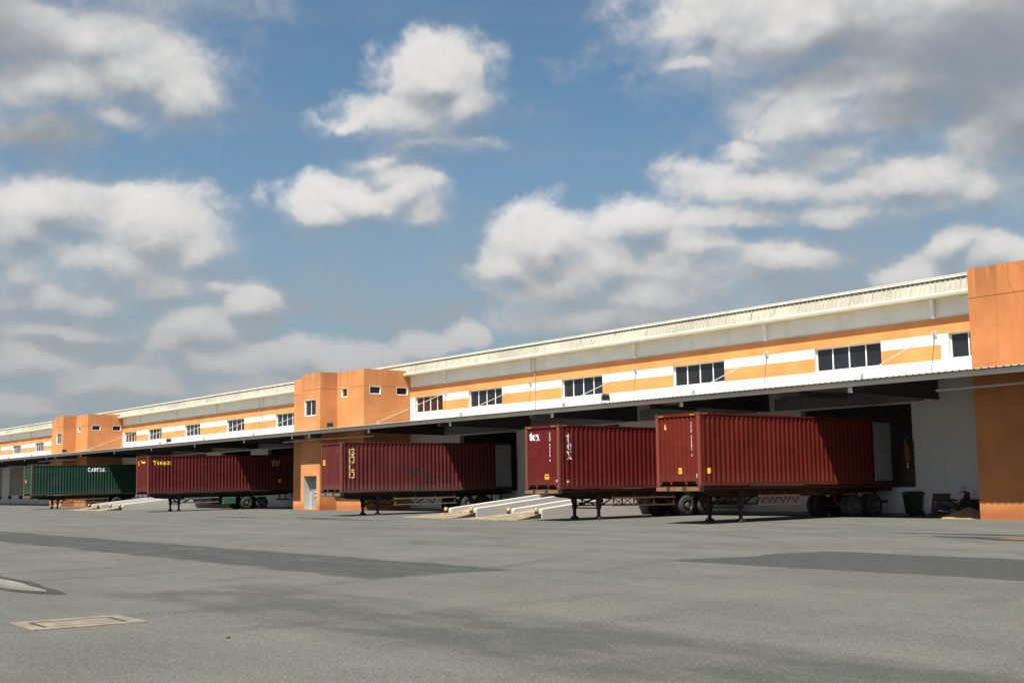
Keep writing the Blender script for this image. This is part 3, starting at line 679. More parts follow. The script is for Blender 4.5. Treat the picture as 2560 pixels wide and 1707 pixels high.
def build_tower(xl, xbl, xbr, xr, label, render='tower'):
    F, B_, top = 43.93, 42.54, 9.93
    T = thing('stair_tower', label, 'tower', ((xl + xr) / 2, F, 0), group='orange towers along the warehouse front')
    inv = Matrix.Translation((-(xl + xr) / 2, -F, 0))
    def bl(mb, name, mats, par=T, **k):
        o = mb.build(name, mats, par, **k)
        if par is T: o.matrix_parent_inverse = inv
        return o
    mb = MB(); one = lambda a, b: 0
    g = (8.722, 8.746)
    def face(a0, a1, P, holes):
        hs = [(a0, a1, g[0], g[1], 0.02, 1)] + holes
        if not holes:
            wall_grid(mb, a0, a1, -0.3, top, hs, P, 0.02, one, back=1); return
        # keep the groove clear of the openings
        cuts = sorted([a0, a1] + [h[0] for h in holes if h[2] < g[1] and h[3] > g[0]] + [h[1] for h in holes if h[2] < g[1] and h[3] > g[0]])
        segs = []
        for i in range(0, len(cuts) - 1, 2): segs.append((cuts[i], cuts[i+1], g[0], g[1], 0.02, 1))
        wall_grid(mb, a0, a1, -0.3, top, segs + holes, P, 0.02, one, back=1)
    fr = lambda y: (lambda a, b, d: (a, y + d, b))
    sideR = lambda x: (lambda a, b, d: (x - d, a, b))       # faces +x, a = y
    sideL = lambda x: (lambda a, b, d: (x + d, a, b))
    bw = (xbl + 0.52, xbl + 2.26, 6.84, 7.99, 0.16); dr = (xbl + 0.46, xbl + 2.40, 0.10, 2.47, 0.55)
    iw = (xbr + 0.61, xbr + 1.44, 8.10, 8.72, 0.16)
    s1 = (44.39, 45.29, 8.17, 8.72, 0.14); s2 = (46.62, 47.55, 8.17, 8.72, 0.14)
    face(xl, xbl, fr(F), []); face(xbl, xbr, fr(B_), [bw, dr]); face(xbr, xr, fr(F), [iw])
    face(F, WY, sideR(xr), [s1, s2]); face(B_, F, sideR(xbr), []); face(B_, F, sideL(xbl), []); face(F, WY, sideL(xl), [])
    mb.add([(xl, WY, top), (xl, F, top), (xr, F, top), (xr, WY, top)], [(0, 1, 2, 3)], 0)
    mb.add([(xbl, F, top - 0.001), (xbl, B_, top), (xbr, B_, top), (xbr, F, top - 0.001)], [(0, 1, 2, 3)], 0)
    bl(mb, 'wall', [A[render], A['joint']])
    def win(P, h, n, gl=A['glass']):
        f = window(T, P, h[0] + 0.02, h[1] - 0.02, h[2] + 0.01, h[3] - 0.01, h[4] - 0.09, n, gl, 0.035); f.matrix_parent_inverse = inv
        m = MB(); q = 0.02
        c = [(h[0]-q, h[0], h[2]-q, h[3]+q), (h[1], h[1]+q, h[2]-q, h[3]+q), (h[0], h[1], h[2]-q, h[2]), (h[0], h[1], h[3], h[3]+q)]
        for (x0, x1, y0, y1) in c:
            vs = [P(x0,y0,-0.012),P(x1,y0,-0.012),P(x1,y1,-0.012),P(x0,y1,-0.012),P(x0,y0,0.004),P(x1,y0,0.004),P(x1,y1,0.004),P(x0,y1,0.004)]
            m.add(vs, [(0,1,2,3),(7,6,5,4),(0,4,5,1),(1,5,6,2),(2,6,7,3),(3,7,4,0)])
        # white lining of the reveal
        for k in range(4):
            cc = [(h[0], h[2]), (h[1], h[2]), (h[1], h[3]), (h[0], h[3])]; ins = [(0.003, 0.003), (-0.003, 0.003), (-0.003, -0.003), (0.003, -0.003)]
            p, r_ = cc[k], cc[(k+1) % 4]; i1, i2 = ins[k], ins[(k+1) % 4]
            p = (p[0]+i1[0], p[1]+i1[1]); r_ = (r_[0]+i2[0], r_[1]+i2[1])
            m.add([P(*p, 0.0), P(*r_, 0.0), P(*r_, h[4] + 0.02), P(*p, h[4] + 0.02)], [(0, 1, 2, 3)])
        bl(m, 'window_surround', A['frame'])
    win(fr(B_), bw, 2); win(fr(F), iw, 1, A['brownglass']); win(sideR(xr), s1, 1); win(sideR(xr), s2, 1, A['brownglass'])
    # doorway: white lined recess with a part glazed grey door set back
    m = MB(); P = fr(B_)
    cc = [(dr[0], dr[2]), (dr[1], dr[2]), (dr[1], dr[3]), (dr[0], dr[3])]; ins = [(0.004, 0.004), (-0.004, 0.004), (-0.004, -0.004), (0.004, -0.004)]
    cc = [(c[0]+i[0], c[1]+i[1]) for c, i in zip(cc, ins)]
    for k in range(4): m.add([P(*cc[k], 0), P(*cc[(k+1) % 4], 0), P(*cc[(k+1) % 4], 0.6), P(*cc[k], 0.6)], [(0, 1, 2, 3)])
    m.add([P(*c, 0.58) for c in cc], [(0, 1, 2, 3)])
    bl(m, 'door_lining', A['conc_white'])
    m = MB(); m.box(dr[0] + 0.25, dr[1] - 0.05, B_ + 0.50, B_ + 0.55, 0.12, 2.35); d = bl(m, 'door', A['door_inner'])
    m = MB(); m.box(dr[0] + 0.8, dr[1] - 0.2, B_ + 0.44, B_ + 0.47, 1.28, 1.33); m.box(dr[0] + 0.8, dr[1] - 0.2, B_ + 0.44, B_ + 0.47, 1.02, 1.07)
    m.build('handrail', A['fascia'], d)
build_tower(-85.28, -81.41, -78.53, -74.71, 'weathered orange tower with a doorway at its foot, behind the gold lettered container')
build_tower(-145.85, -139.95, -137.10, -133.30, 'farthest orange tower, standing behind the green container')
build_tower(-27.37, -23.50, -20.60, -16.80, 'nearest orange tower, cut by the right edge, with cracked stained render', 'tower_worn')

# ------------------------------------------------------------------ canopy
def build_canopy():
    C = thing('loading_canopy', 'long ribbed loading canopy hung on white tie rods above the docks', 'canopy', (-60, 44, 5.4))
    inv = Matrix.Translation((60, -44, -5.4))
    def bl(mb, name, mats, par=C, **k):
        o = mb.build(name, mats, par, **k)
        if par is C: o.matrix_parent_inverse = inv
        return o
    E0, ZE, SL = 41.33, 5.63, 0.098
    zc = lambda y: ZE + (y - E0) * SL
    # the sheet is cut out round the towers
    mb = MB()
    def strip(x0, x1, y1): ribbed(x0, x1, 0.30, 0.085, 0.038, (E0, ZE), (y1, zc(y1)), (0, 1), mb); 
    cuts = [(-145.85, -139.95, 43.93), (-139.95, -137.10, 42.54), (-137.10, -133.30, 43.93), (-85.28, -81.41, 43.93), (-81.41, -78.53, 42.54), (-78.53, -74.71, 43.93), (-27.37, -23.5, 43.93), (-23.5, -20.6, 42.54), (-20.6, -16.8, 43.93)]
    x = XL
    for (a, b, y) in cuts:
        if a > x + 0.01: strip(x, a, WY)
        strip(a, b, y); x = b
    strip(x, XR, WY)
    bl(mb, 'roof_sheet', A['canopy_sheet'])
    mb = MB()
    x = XL
    mb.prism([(E0+0.15,5.40),(E0+0.24,5.40),(E0+0.24,5.425),(E0+0.165,5.425),(E0+0.165,5.585),(E0+0.24,5.585),(E0+0.24,5.61),(E0+0.15,5.61)], 'x', XL, XR)
    bl(mb, 'fascia', A['fascia'])
    for y in (42.7, 44.3, 45.9, 47.3):
        spans = [(XL, XR)]
        if y > 42.5:
            spans = []; x = XL
            for (a, b) in ((-145.85, -133.30), (-85.28, -74.71), (-27.37, -16.8)):
                spans.append((x, a if y > 43.9 else a)); x = b
            spans.append((x, XR))
        mb = MB()
        for (a, b) in spans: mb.box(a, b, y - 0.03, y + 0.03, zc(y) - 0.17, zc(y) - 0.012)
        bl(mb, 'purlin', A['steel_dark'])
    towers = [(-145.85, -133.3), (-85.28, -74.71), (-27.37, -16.8)]
    allb = [(x, WY) for x in BEAMS + [4.5, 14.2]] + [(-136.6, 43.93), (-139.6, 42.54), (-78.35, 42.54), (-81.0, 42.54), (-23.3, 42.54), (-20.8, 42.54)]
    for (x, y1) in allb:
        mb = MB()
        zb0, zb1 = 5.19, 5.19 - 0.012 * (y1 - 41.45)
        w = 0.075; prof = [(E0+0.26, zb0), (y1 - 0.01, zb1), (y1 - 0.01, zc(y1) - 0.18), (E0+0.26, zc(E0+0.26) - 0.02)]
        mb.prism(prof, 'x', x - 0.012, x + 0.012)
        mb.prism([(E0+0.26, zb0 - 0.02), (y1 - 0.01, zb1 - 0.02), (y1 - 0.01, zb1), (E0+0.26, zb0)], 'x', x - w, x + w)
        b = bl(mb, 'beam', A['steel_dark'])
        m = MB(); m.box(x - 0.11, x + 0.11, E0+0.245, E0+0.259, zb0 - 0.022, 5.40); m.build('beam_end_plate', A['beam_end'], b)
    bays = [(-36.3), (-46.05), (-55.8), (-65.4), (-93.9), (-103.6), (-113.3), (-123.1), (-152.8), (-162.4), (-172.1)]
    for x in bays:
        mb = MB(); mb.box(x - 0.16, x + 0.16, 44.0, WY - 0.45, 5.42, 5.66); bl(mb, 'bracket_beam', A['housing'])
    for x in BEAMS:
        rb = MB(); a, b = Vector((x, WY - 0.12, 8.02)), Vector((x, 42.35, 5.90))
        rb.tube([a, b], 0.024, 8); r_ = bl(rb, 'tie_rod', A['rod'])
        m = MB(); m.box(x - 0.10, x + 0.10, WY - 0.05, WY - 0.002, 7.88, 8.16); m.box(x - 0.03, x + 0.03, WY - 0.24, WY - 0.05, 7.94, 8.10); m.build('wall_bracket', A['rod'], r_)
        m = MB(); m.prism([(42.25, 5.76), (42.47, 5.78), (42.42, 5.98), (42.30, 5.98)], 'x', x - 0.05, x + 0.05); m.build('foot_bracket', A['rod'], r_)
    for (x0, x1) in ((-83.6, -70.5), (-144.5, -131.5), (-27.9, -15)):
        m = MB(); m.tube([(x0, 42.2, 5.02), (x0 + 4.5, 42.2, 5.06), (x1, 42.2, 4.98)], 0.045, 8); bl(m, 'hanging_pipe', A['rod'])
build_canopy()

def floodlight(x, label):
    T = thing('floodlight', label, 'floodlight', (x, 41.95, 5.72), (0, 0, math.radians(55)), 'floodlights on the canopy edge')
    m = MB(); m.prism([(-0.10, 0.10), (0.05, 0.16), (0.16, 0.42), (0.0, 0.47), (-0.14, 0.40)], 'x', -0.19, 0.19); h = m.build('housing', A['black'], T, bevel=0.015)
    m = MB(); m.add([(-0.15, -0.108, 0.13), (0.15, -0.108, 0.13), (0.15, -0.142, 0.38), (-0.15, -0.142, 0.38), (-0.15, -0.09, 0.13), (0.15, -0.09, 0.13), (0.15, -0.12, 0.38), (-0.15, -0.12, 0.38)],
        [(0,1,2,3),(7,6,5,4),(0,4,5,1),(1,5,6,2),(2,6,7,3),(3,7,4,0)]); m.build('lens', A['lens'], h)
    m = MB(); m.bar((-0.21, 0.03, 0.03), (-0.21, 0.03, 0.32), 0.03); m.bar((0.21, 0.03, 0.03), (0.21, 0.03, 0.32), 0.03); m.bar((-0.225, 0.03, 0.02), (0.225, 0.03, 0.02), 0.03); m.box(-0.04, 0.04, -0.01, 0.07, -0.08, 0.02)
    m.build('bracket', A['black'], T)
floodlight(-47.0, 'black floodlight on the canopy above the white lettered container')
floodlight(-76.0, 'black floodlight on the canopy before the middle orange tower')
floodlight(-105.4, 'black floodlight on the canopy between the two far towers')
floodlight(-134.7, 'black floodlight on the canopy before the farthest tower')

T = thing('antenna', 'thin white mast aerial rising over the roof behind the middle tower', 'antenna', (-93.3, 56.7, 10.8))
m = MB(); m.tube([(0, 0, 0), (0, 0, 1.55)], 0.035, 8); m.build('mast', A['rod'], T)
m = MB(); m.tube([(0, 0, 1.55), (0, 0, 3.5)], [0.014, 0.008], 6); m.build('whip', A['housing'], T)

# ------------------------------------------------------------------ lettering
_fc = {}
def text_polys(body, bold=0.0, space=1.0, line=1.0):
    key = (body, bold, space, line)
    if key in _fc: return _fc[key]
    cu = bpy.data.curves.new('txt', 'FONT'); cu.body = body; cu.size = 1.0; cu.offset = bold; cu.space_character = space; cu.space_line = line
    cu.fill_mode = 'FRONT'; cu.resolution_u = 3; cu.align_x = 'CENTER' if '\n' in body else 'LEFT'
    o = bpy.data.objects.new('txt', cu); COL.objects.link(o)
    dg = bpy.context.evaluated_depsgraph_get(); dg.update()
    me = bpy.data.meshes.new_from_object(o.evaluated_get(dg))
    vs = [(v.co.x, v.co.y) for v in me.vertices]; fs = [tuple(p.vertices) for p in me.polygons]
    bpy.data.objects.remove(o); bpy.data.curves.remove(cu); bpy.data.meshes.remove(me)
    if not vs: vs = [(0, 0), (1, 0), (0, 1)]; fs = [(0, 1, 2)]
    x0 = min(v[0] for v in vs); x1 = max(v[0] for v in vs); y0 = min(v[1] for v in vs); y1 = max(v[1] for v in vs)
    vs = [((x - x0) / max(1e-6, x1 - x0), (y - y0) / max(1e-6, y1 - y0)) for x, y in vs]
    _fc[key] = (vs, fs); return _fc[key]

def polys_from(quads):
    vs, fs = [], []
    for q in quads:
        b = len(vs); vs += q; fs.append(tuple(range(b, b + len(q))))
    return vs, fs
def arc(cx, cy, rx_, ry_, t0, t1, w0, w1, n=10):
    out = []
    for i in range(n):
        a, b = math.radians(t0 + (t1 - t0) * i / n), math.radians(t0 + (t1 - t0) * (i + 1) / n)
        wa, wb = w0 + (w1 - w0) * i / n, w0 + (w1 - w0) * (i + 1) / n
        f = lambda t, w, s: (cx + (rx_ + s * w / 2) * math.cos(t), cy + (ry_ + s * w / 2) * math.sin(t))
        out.append([f(a, wa, 1), f(b, wb, 1), f(b, wb, -1), f(a, wa, -1)])
    return out
def glyph(c):
    if c == 't': return [[(.16,.12),(.36,.12),(.36,.98),(.30,.98),(.16,.76)], [(.0,.64),(.16,.64),(.16,.71),(.06,.71)], [(.36,.64),(.58,.64),(.58,.71),(.36,.71)]] + arc(.37, .13, .11, .10, 180, 340, .18, .04, 8)
    if c == 'e': return arc(.32, .35, .22, .29, 20, 175, .06, .20, 9) + arc(.32, .35, .22, .29, 175, 330, .20, .05, 9) + [[(.24,.36),(.53,.36),(.55,.42),(.24,.42)]]
    if c == 'x': return [[(.02,.67),(.26,.67),(.66,.0),(.42,.0)], [(.47,.67),(.53,.67),(.385,.43),(.355,.48)], [(.17,.0),(.11,.0),(.285,.29),(.315,.24)], [(.40,.67),(.62,.67),(.62,.71),(.40,.71)], [(.0,.67),(.28,.67),(.28,.71),(.0,.71)], [(.04,-.04),(.26,-.04),(.26,.0),(.04,.0)], [(.40,-.04),(.68,-.04),(.68,.0),(.40,.0)]]
    s = .21
    bar = lambda x0, x1, y0, y1: [(x0,y0),(x1,y0),(x1,y1),(x0,y1)]
    if c == 'G': return [bar(0,s,.06,.94), bar(s,1,.85,1), bar(s,.9,0,.15), bar(1-s,1,.15,.5), bar(.5,1-s,.38,.5), bar(1-s,1,.68,.85)]
    if c == 'O': return [bar(0,s,0,1), bar(1-s,1,0,1), bar(s,1-s,.83,1), bar(s,1-s,0,.14)]
    if c == 'L': return [bar(0,s,0,1), bar(s,1,0,.15)]
    if c == 'D': return [bar(0,s,0,1), bar(1-s,1,.06,.94), bar(s,1-s,.86,1), bar(s,1-s,0,.14)]

def put_print(name, polys, mat, parent, face, a0, b0, w, h, prof=None, breaks=None):
    """lay 2-D polygons on a panel. face 'side' (a=y, outward +x) or 'end' (a=x, outward -y); prof(a) gives the panel surface"""
    vs, fs = polys
    bm = bmesh.new()
    bv = [bm.verts.new((a0 + x * w, b0 + y * h, 0)) for x, y in vs]
    for f in fs:
        try: bm.faces.new([bv[i] for i in f])
        except ValueError: pass
    lo, hi = a0 - abs(w), a0 + abs(w) * 1.1
    for br in (breaks or []):
        if lo <= br <= hi:
            bmesh.ops.bisect_plane(bm, geom=bm.verts[:] + bm.edges[:] + bm.faces[:], plane_co=(br, 0, 0), plane_no=(1, 0, 0))
    for v in bm.verts:
        a, b = v.co.x, v.co.y; s = prof(a) if prof else 0.0
        v.co = (s + 0.004, a, b) if face == 'side' else (a, -(s + 0.004), b)
    me = bpy.data.meshes.new(name)
    want = Vector((1, 0, 0)) if face == 'side' else Vector((0, -1, 0))
    bm.normal_update()
    for f in bm.faces:
        if f.normal.dot(want) < 0: f.normal_flip()
    bm.to_mesh(me); bm.free(); me.materials.append(mat)
    return link(bpy.data.objects.new(name, me), parent)

# ------------------------------------------------------------------ containers
CW, CL, CH = 2.438, 12.19, 2.896
def corr(u0, u1, pitch, depth, flat_out=0.26):
    """break points (u, offset) of a trapezoid corrugation, offset 0 = outer face, -depth = inner"""
    n = max(1, round((u1 - u0) / pitch)); p = (u1 - u0) / n; pts = []
    for k in range(n):
        b = u0 + k * p
        pts += [(b, -depth), (b + p * 0.25, -depth), (b + p * 0.49, 0), (b + p * 0.76, 0)]
    pts.append((u1, -depth)); return pts
def prof_of(pts, base):
    def f(a):
        if a <= pts[0][0]: return base + pts[0][1]
        for (p, q) in zip(pts, pts[1:]):
            if p[0] <= a <= q[0]:
                t = (a - p[0]) / max(1e-9, q[0] - p[0]); return base + p[1] + (q[1] - p[1]) * t
        return base + pts[-1][1]
    return f

def make_container(loc, tilt, yoff, label, paint_mat, frame_mat, doors_open, style):
    T = thing('shipping_container', label, 'container', loc, (tilt, 0, 0), 'containers on trailers at the docks')
    S = -yoff                                    # local y of the end wall
    Y = lambda y: y + S
    hw = CW / 2
    # corner posts and castings
    for sx in (-1, 1):
        for (ya, yb) in ((0, 0.10), (CL - 0.10, CL)):
            m = MB(); m.box(min(sx*hw, sx*(hw-0.14)), max(sx*hw, sx*(hw-0.14)), Y(ya), Y(yb), 0.118, CH - 0.118); m.build('corner_post', frame_mat, T)
        for yc in (0, CL - 0.178):
            for z in (0, CH - 0.118):
                m = MB(); x0, x1 = sorted((sx*(hw+0.006), sx*(hw-0.162))); y0, y1, z0, z1 = Y(yc) - 0.006, Y(yc) + 0.184, z, z + 0.118
                m.box(x0, x1, y0, y1, z0, z1)
                # flat black faces, slightly proud, painted for the darkness inside the slots
                xs = sx*(hw+0.0075); ym = (y0+y1)/2; zm = (z0+z1)/2
                m.add([(xs, ym-0.045, zm-0.025), (xs, ym+0.045, zm-0.025), (xs, ym+0.045, zm+0.025), (xs, ym-0.045, zm+0.025)], [(0,1,2,3)], 1)
                if yc == 0:
                    xm = (x0+x1)/2
                    m.add([(xm-0.03, y0-0.0015, zm-0.04), (xm+0.03, y0-0.0015, zm-0.04), (xm+0.03, y0-0.0015, zm+0.04), (xm-0.03, y0-0.0015, zm+0.04)], [(0,1,2,3)], 1)
                m.build('corner_casting', [frame_mat, A['black']], T)
    # rails
    for sx in (-1, 1):
        x0, x1 = sorted((sx*hw, sx*(hw-0.06)))
        m = MB(); m.box(x0, x1, Y(0.18), Y(CL-0.18), CH-0.075, CH-0.012); m.build('top_rail', paint_mat, T)
        m = MB(); m.box(x0, x1, Y(0.18), Y(CL-0.18), 0.02, 0.165); m.build('bottom_rail', paint_mat, T)
    m = MB(); m.box(-hw+0.16, hw-0.16, Y(0.0), Y(0.09), CH-0.125, CH-0.012); m.build('header_rail', paint_mat, T)
    m = MB(); m.box(-hw+0.14, hw-0.14, Y(0.01), Y(0.09), 0.20, 0.26)
    for x in (-0.42, 0.42): m.prism([(x-0.09, 0.20), (x+0.09, 0.20), (x+0.03, 0.06), (x-0.03, 0.06)], 'y', Y(0.02), Y(0.08))
    for sx in (-1, 1): m.prism([(sx*(hw-0.16), 0.20), (sx*(hw-0.36), 0.20), (sx*(hw-0.16), 0.03)], 'y', Y(0.02), Y(0.08))
    m.build('sill', paint_mat, T)
    # corrugated sides
    spts = corr(0.10, CL - 0.10, 0.278, 0.036)
    sp = prof_of([(Y(u), d) for u, d in spts], hw - 0.008)
    for sx in (-1, 1):
        m = MB(); vs = []
        z0, z1, zt = 0.165, CH - 0.075, CH - 0.15
        for (u, d) in spts:
            x = sx * (hw - 0.008 + d); xi = sx * (hw - 0.044)
            vs += [(x, Y(u), z0), (x, Y(u), zt), (xi, Y(u), z1)]
        fs = []
        for i in range(len(spts) - 1):
            for k in (0, 1): fs.append((3*i+k, 3*i+3+k, 3*i+4+k, 3*i+1+k))
        m.add(vs, fs); m.build('side_panel', paint_mat, T)
    # corrugated end wall
    ed = style.get('end_depth', 0.040)
    epts = corr(-hw + 0.14, hw - 0.14, 0.235, ed)
    ep = prof_of(epts, -0.022 - S)
    m = MB(); vs = []
    for (u, d) in epts: vs += [(u, Y(0.022) - d, 0.26), (u, Y(0.022) - d, CH - 0.19), (u, Y(0.07), CH - 0.125)]
    fs = []
    for i in range(len(epts) - 1):
        for k in (0, 1): fs.append((3*i+k, 3*i+3+k, 3*i+4+k, 3*i+1+k))
    m.add(vs, fs); m.build('end_panel', paint_mat, T)
    # roof and floor
    rp = corr(0.10, CL - 0.10, 0.21, 0.02); m = MB(); vs = []
    for (u, d) in rp: vs += [(-hw + 0.06, Y(u), CH - 0.015 + d), (hw - 0.06, Y(u), CH - 0.015 + d)]
    m.add(vs, [(2*i, 2*i+1, 2*i+3, 2*i+2) for i in range(len(rp) - 1)]); m.build('roof_panel', paint_mat, T)
    m = MB(); m.box(-hw + 0.06, hw - 0.06, Y(0.1), Y(CL - 0.05), 0.10, 0.17); m.build('floor', A['ch_brown'], T)
    # doors
    for sx in (-1, 1):
        m = MB()
        if doors_open:                            # swung right round against the side, lining outwards
            x0, x1 = sorted((sx*(hw+0.05), sx*(hw+0.10)))
            m.box(x0, x1, Y(CL-1.20), Y(CL-0.02), 0.16, CH-0.14)
            d = m.build('door', A['door_inner'], T)
            g = MB(); xo = sx*(hw+0.104); xi = sx*(hw+0.098)
            for z in (0.16, 0.85, 1.50, 2.10, CH-0.20): g.box(min(xi, xo), max(xi, xo) , Y(CL-1.18), Y(CL-0.04), z, z + 0.045)
            g.box(min(xi, sx*(hw+0.112)), max(xi, sx*(hw+0.112)), Y(CL-1.20), Y(CL-1.16), 0.16, CH-0.14); g.box(min(xi, sx*(hw+0.112)), max(xi, sx*(hw+0.112)), Y(CL-0.06), Y(CL-0.02), 0.16, CH-0.14)
            g.build('gasket', A['housing'], d)
        else:
            x0, x1 = sorted((sx*0.01, sx*(hw-0.15)))
            m.box(x0, x1, Y(CL-0.08), Y(CL-0.03), 0.16, CH-0.14); d = m.build('door', paint_mat, T)
            g = MB()
            for q in (0.3, 0.75): g.tube([(sx*q, Y(CL-0.01), 0.14), (sx*q, Y(CL-0.01), CH-0.14)], 0.018, 6)
            g.build('lock_rod', A['rim'], d)
    sb = [Y(u) for u, _ in spts]; eb = [u for u, _ in epts]
    def side(name, polys, mat, y0, z0, w, h): return put_print(name, polys, mat, T, 'side', Y(y0), z0, w, h, sp, sb)
    def end(name, polys, mat, x0, z0, w, h): return put_print(name, polys, mat, T, 'end', x0, z0, w, h, ep, eb)
    def sticker(fn, a, b, w, h):
        fn('warning_label', polys_from([[(0,0),(1,0),(1,1),(0,1)]]), A['sticker'], a, b, w, h)
    def hazard(z):
        for xc in (-hw + 0.20, hw - 0.50):
            qs = [[(k*.30+.02,0),(k*.30+.11,0),(k*.30+.21,1),(k*.30+.12,1)] for k in range(3)]
            put_print('hazard_marking', polys_from(qs), A['print_yellow'], T, 'end', xc, z + 0.012, 0.30, 0.05, lambda a: 0.001 - S)
        qs = [[(k*.30+.02,0),(k*.30+.11,0),(k*.30+.21,1),(k*.30+.12,1)] for k in range(3)]
        put_print('hazard_marking', polys_from(qs), A['print_yellow'], T, 'side', Y(0.22), CH - 0.064, 0.30, 0.04, lambda a: hw + 0.001)
    style['marks'](side, end, sticker, hazard, hw)
    return T

def digits(end, txt, x, ztop, zbot, w, mat=None):
    end('number_marking', text_polys('\n'.join(txt), 0.02, 1.0, 0.86), mat or A['print_white'], x, zbot, w, ztop - zbot)

def marks_red(side, end, st, hz, hw):
    hz(CH - 0.118)
    end('warning_triangle', polys_from([[(0,0),(1,0),(.62,1)]]), A['sticker'], -hw + 0.42, 2.28, 0.17, 0.24)
    digits(end, list('TCLU') + [' '] + list('424897') + [' ', '0'], hw - 0.49, 2.52, 1.18, 0.060)
    st(end, -0.02, 0.50, 0.17, 0.22); st(side, 0.42, 0.50, 0.19, 0.21)
    end('print_lines', polys_from([[(.1,.70),(.9,.70),(.9,.80),(.1,.80)], [(.1,.45),(.7,.45),(.7,.55),(.1,.55)], [(.1,.2),(.9,.2),(.9,.28),(.1,.28)]]), A['print_black'], -0.02, 0.50, 0.17, 0.22).location.y -= 0.003
    end('small_marking', text_polys('45\nG1', 0.01), A['print_white'], hw - 0.26, 0.34, 0.07, 0.15)
def tex_polys():
    vs, fs = [], []; x = 0
    for c in 'tex':
        for q in glyph(c):
            b = len(vs); vs += [(x + px, py) for px, py in q]; fs.append(tuple(range(b, b + len(q))))
        x += {'t': .56, 'e': .60, 'x': .7}[c]
    return [(px / x, py) for px, py in vs], fs
def marks_tex(side, end, st, hz, hw):
    hz(CH - 0.10)
    end('lettering', tex_polys(), A['print_white'], -hw + 0.26, 2.24, 0.80, 0.37)
    for i, c in enumerate('tex'):
        sc = {'t': (.44, .42), 'e': (.46, .47), 'x': (.43, .47)}[c]
        side('lettering', polys_from(glyph(c)), A['print_white'], {'t': .445, 'e': .50, 'x': .475}[c], 2.10 - i * 0.385 + (0.0 if c == 't' else 0.03), sc[0], sc[1])
    digits(end, list('TCHU') + [' '] + list('817213') + [' ', '8'], hw - 0.70, 2.56, 1.26, 0.060)
    st(end, 0.12, 0.46, 0.36, 0.22)
    end('print_lines', polys_from([[(.1,.55),(.9,.55),(.9,.82),(.1,.82)], [(.1,.2),(.9,.2),(.9,.30),(.1,.30)]]), A['print_black'], 0.12, 0.46, 0.36, 0.22).location.y -= 0.003
    end('small_marking', text_polys('M', 0.03), A['print_white'], hw - 0.24, 0.33, 0.12, 0.10)
    side('small_marking', text_polys('22', 0.02), A['print_white'], 0.46, 0.30, 0.14, 0.09)
def marks_gold(side, end, st, hz, hw):
    for i, c in enumerate('GOLD'):
        side('lettering', polys_from(glyph(c)), A['print_gold'], 0.515, 2.13 - i * 0.435, 0.357, 0.385)
    digits(end, list('GOLU') + [' '] + list('705168') + [' ', '4'], hw - 0.56, 2.60, 1.22, 0.07)
    st(end, -hw + 0.26, 1.60, 0.26, 0.30)
    end('print_lines', polys_from([[(.3,.25),(.7,.25),(.7,.40),(.3,.40)], [(.3,.55),(.7,.55),(.7,.70),(.3,.70)]]), A['print_black'], -hw + 0.26, 1.60, 0.26, 0.30).location.y -= 0.003
    for (y0, z0, w, h) in ((4.6, 0.95, 1.15, 0.50), (5.75, 0.40, 0.75, 0.60), (6.95, 0.55, 0.55, 0.45)):
        side('repair_patch', polys_from([[(0,0),(1,0),(1,1),(0,1)]]), A['patch_plum'], y0, z0, w, h)
def marks_touax(side, end, st, hz, hw):
    side('lettering', text_polys('T', 0.05), A['print_yellow'], 0.42, 2.20, 0.30, 0.33)
    side('lettering', text_polys('OUAX', 0.05), A['print_yellow'], 0.74, 2.20, 1.14, 0.27)
    end('lettering', text_polys('Touax', 0.05), A['print_yellow'], -hw + 0.86, 2.35, 0.95, 0.20)
    st(end, -hw + 0.36, 2.18, 0.18, 0.36)
    side('small_marking', text_polys('TOLU\n40 US\n4300', 0.0), A['print_white'], 10.3, 2.0, 0.8, 0.42)
    st(side, 10.95, 0.65, 0.22, 0.24)
def marks_green(side, end, st, hz, hw):
    side('lettering', text_polys('C', 0.05), A['print_white'], 5.35, 2.22, 0.30, 0.40)
    side('lettering', text_polys('APITAL', 0.05), A['print_white'], 5.68, 2.22, 1.45, 0.36)
    st(end, -hw + 0.40, 1.25, 0.22, 0.26)
    side('dark_patch', polys_from([[(0,0),(1,0),(1,1),(0,1)]]), A['ch_green'], 1.95, 0.98, 0.75, 0.72)

# ------------------------------------------------------------------ trailers
def make_wheel(parent, x, y, z, r, w, sx, tmat):
    """one dual wheel; sx points outwards"""
    t = MB()
    prof = [(-w/2, r*0.60), (-w/2, r*0.86), (-w/2+0.03, r*0.965), (-w/2+0.06, r), (w/2-0.06, r), (w/2-0.03, r*0.965), (w/2, r*0.86), (w/2, r*0.60), (-w/2, r*0.60)]
    t.lathe(prof, 'x', (x, y, z), 32, cap=(False, False))
    o = t.build('tyre', tmat, parent, smooth=True)
    k = MB()
    xo = x + sx * w / 2
    prof = [(xo - x - sx*0.012, r*0.605), (xo - x + sx*0.004, r*0.58), (xo - x - sx*0.10, r*0.52), (xo - x - sx*0.14, r*0.30), (xo - x - sx*0.02, r*0.27), (xo - x + sx*0.03, r*0.20), (xo - x + sx*0.035, r*0.02)]
    k.lathe(prof, 'x', (x, y, z), 24, cap=(False, True)); k.build('rim', A['rim'], o, smooth=True)
    return o

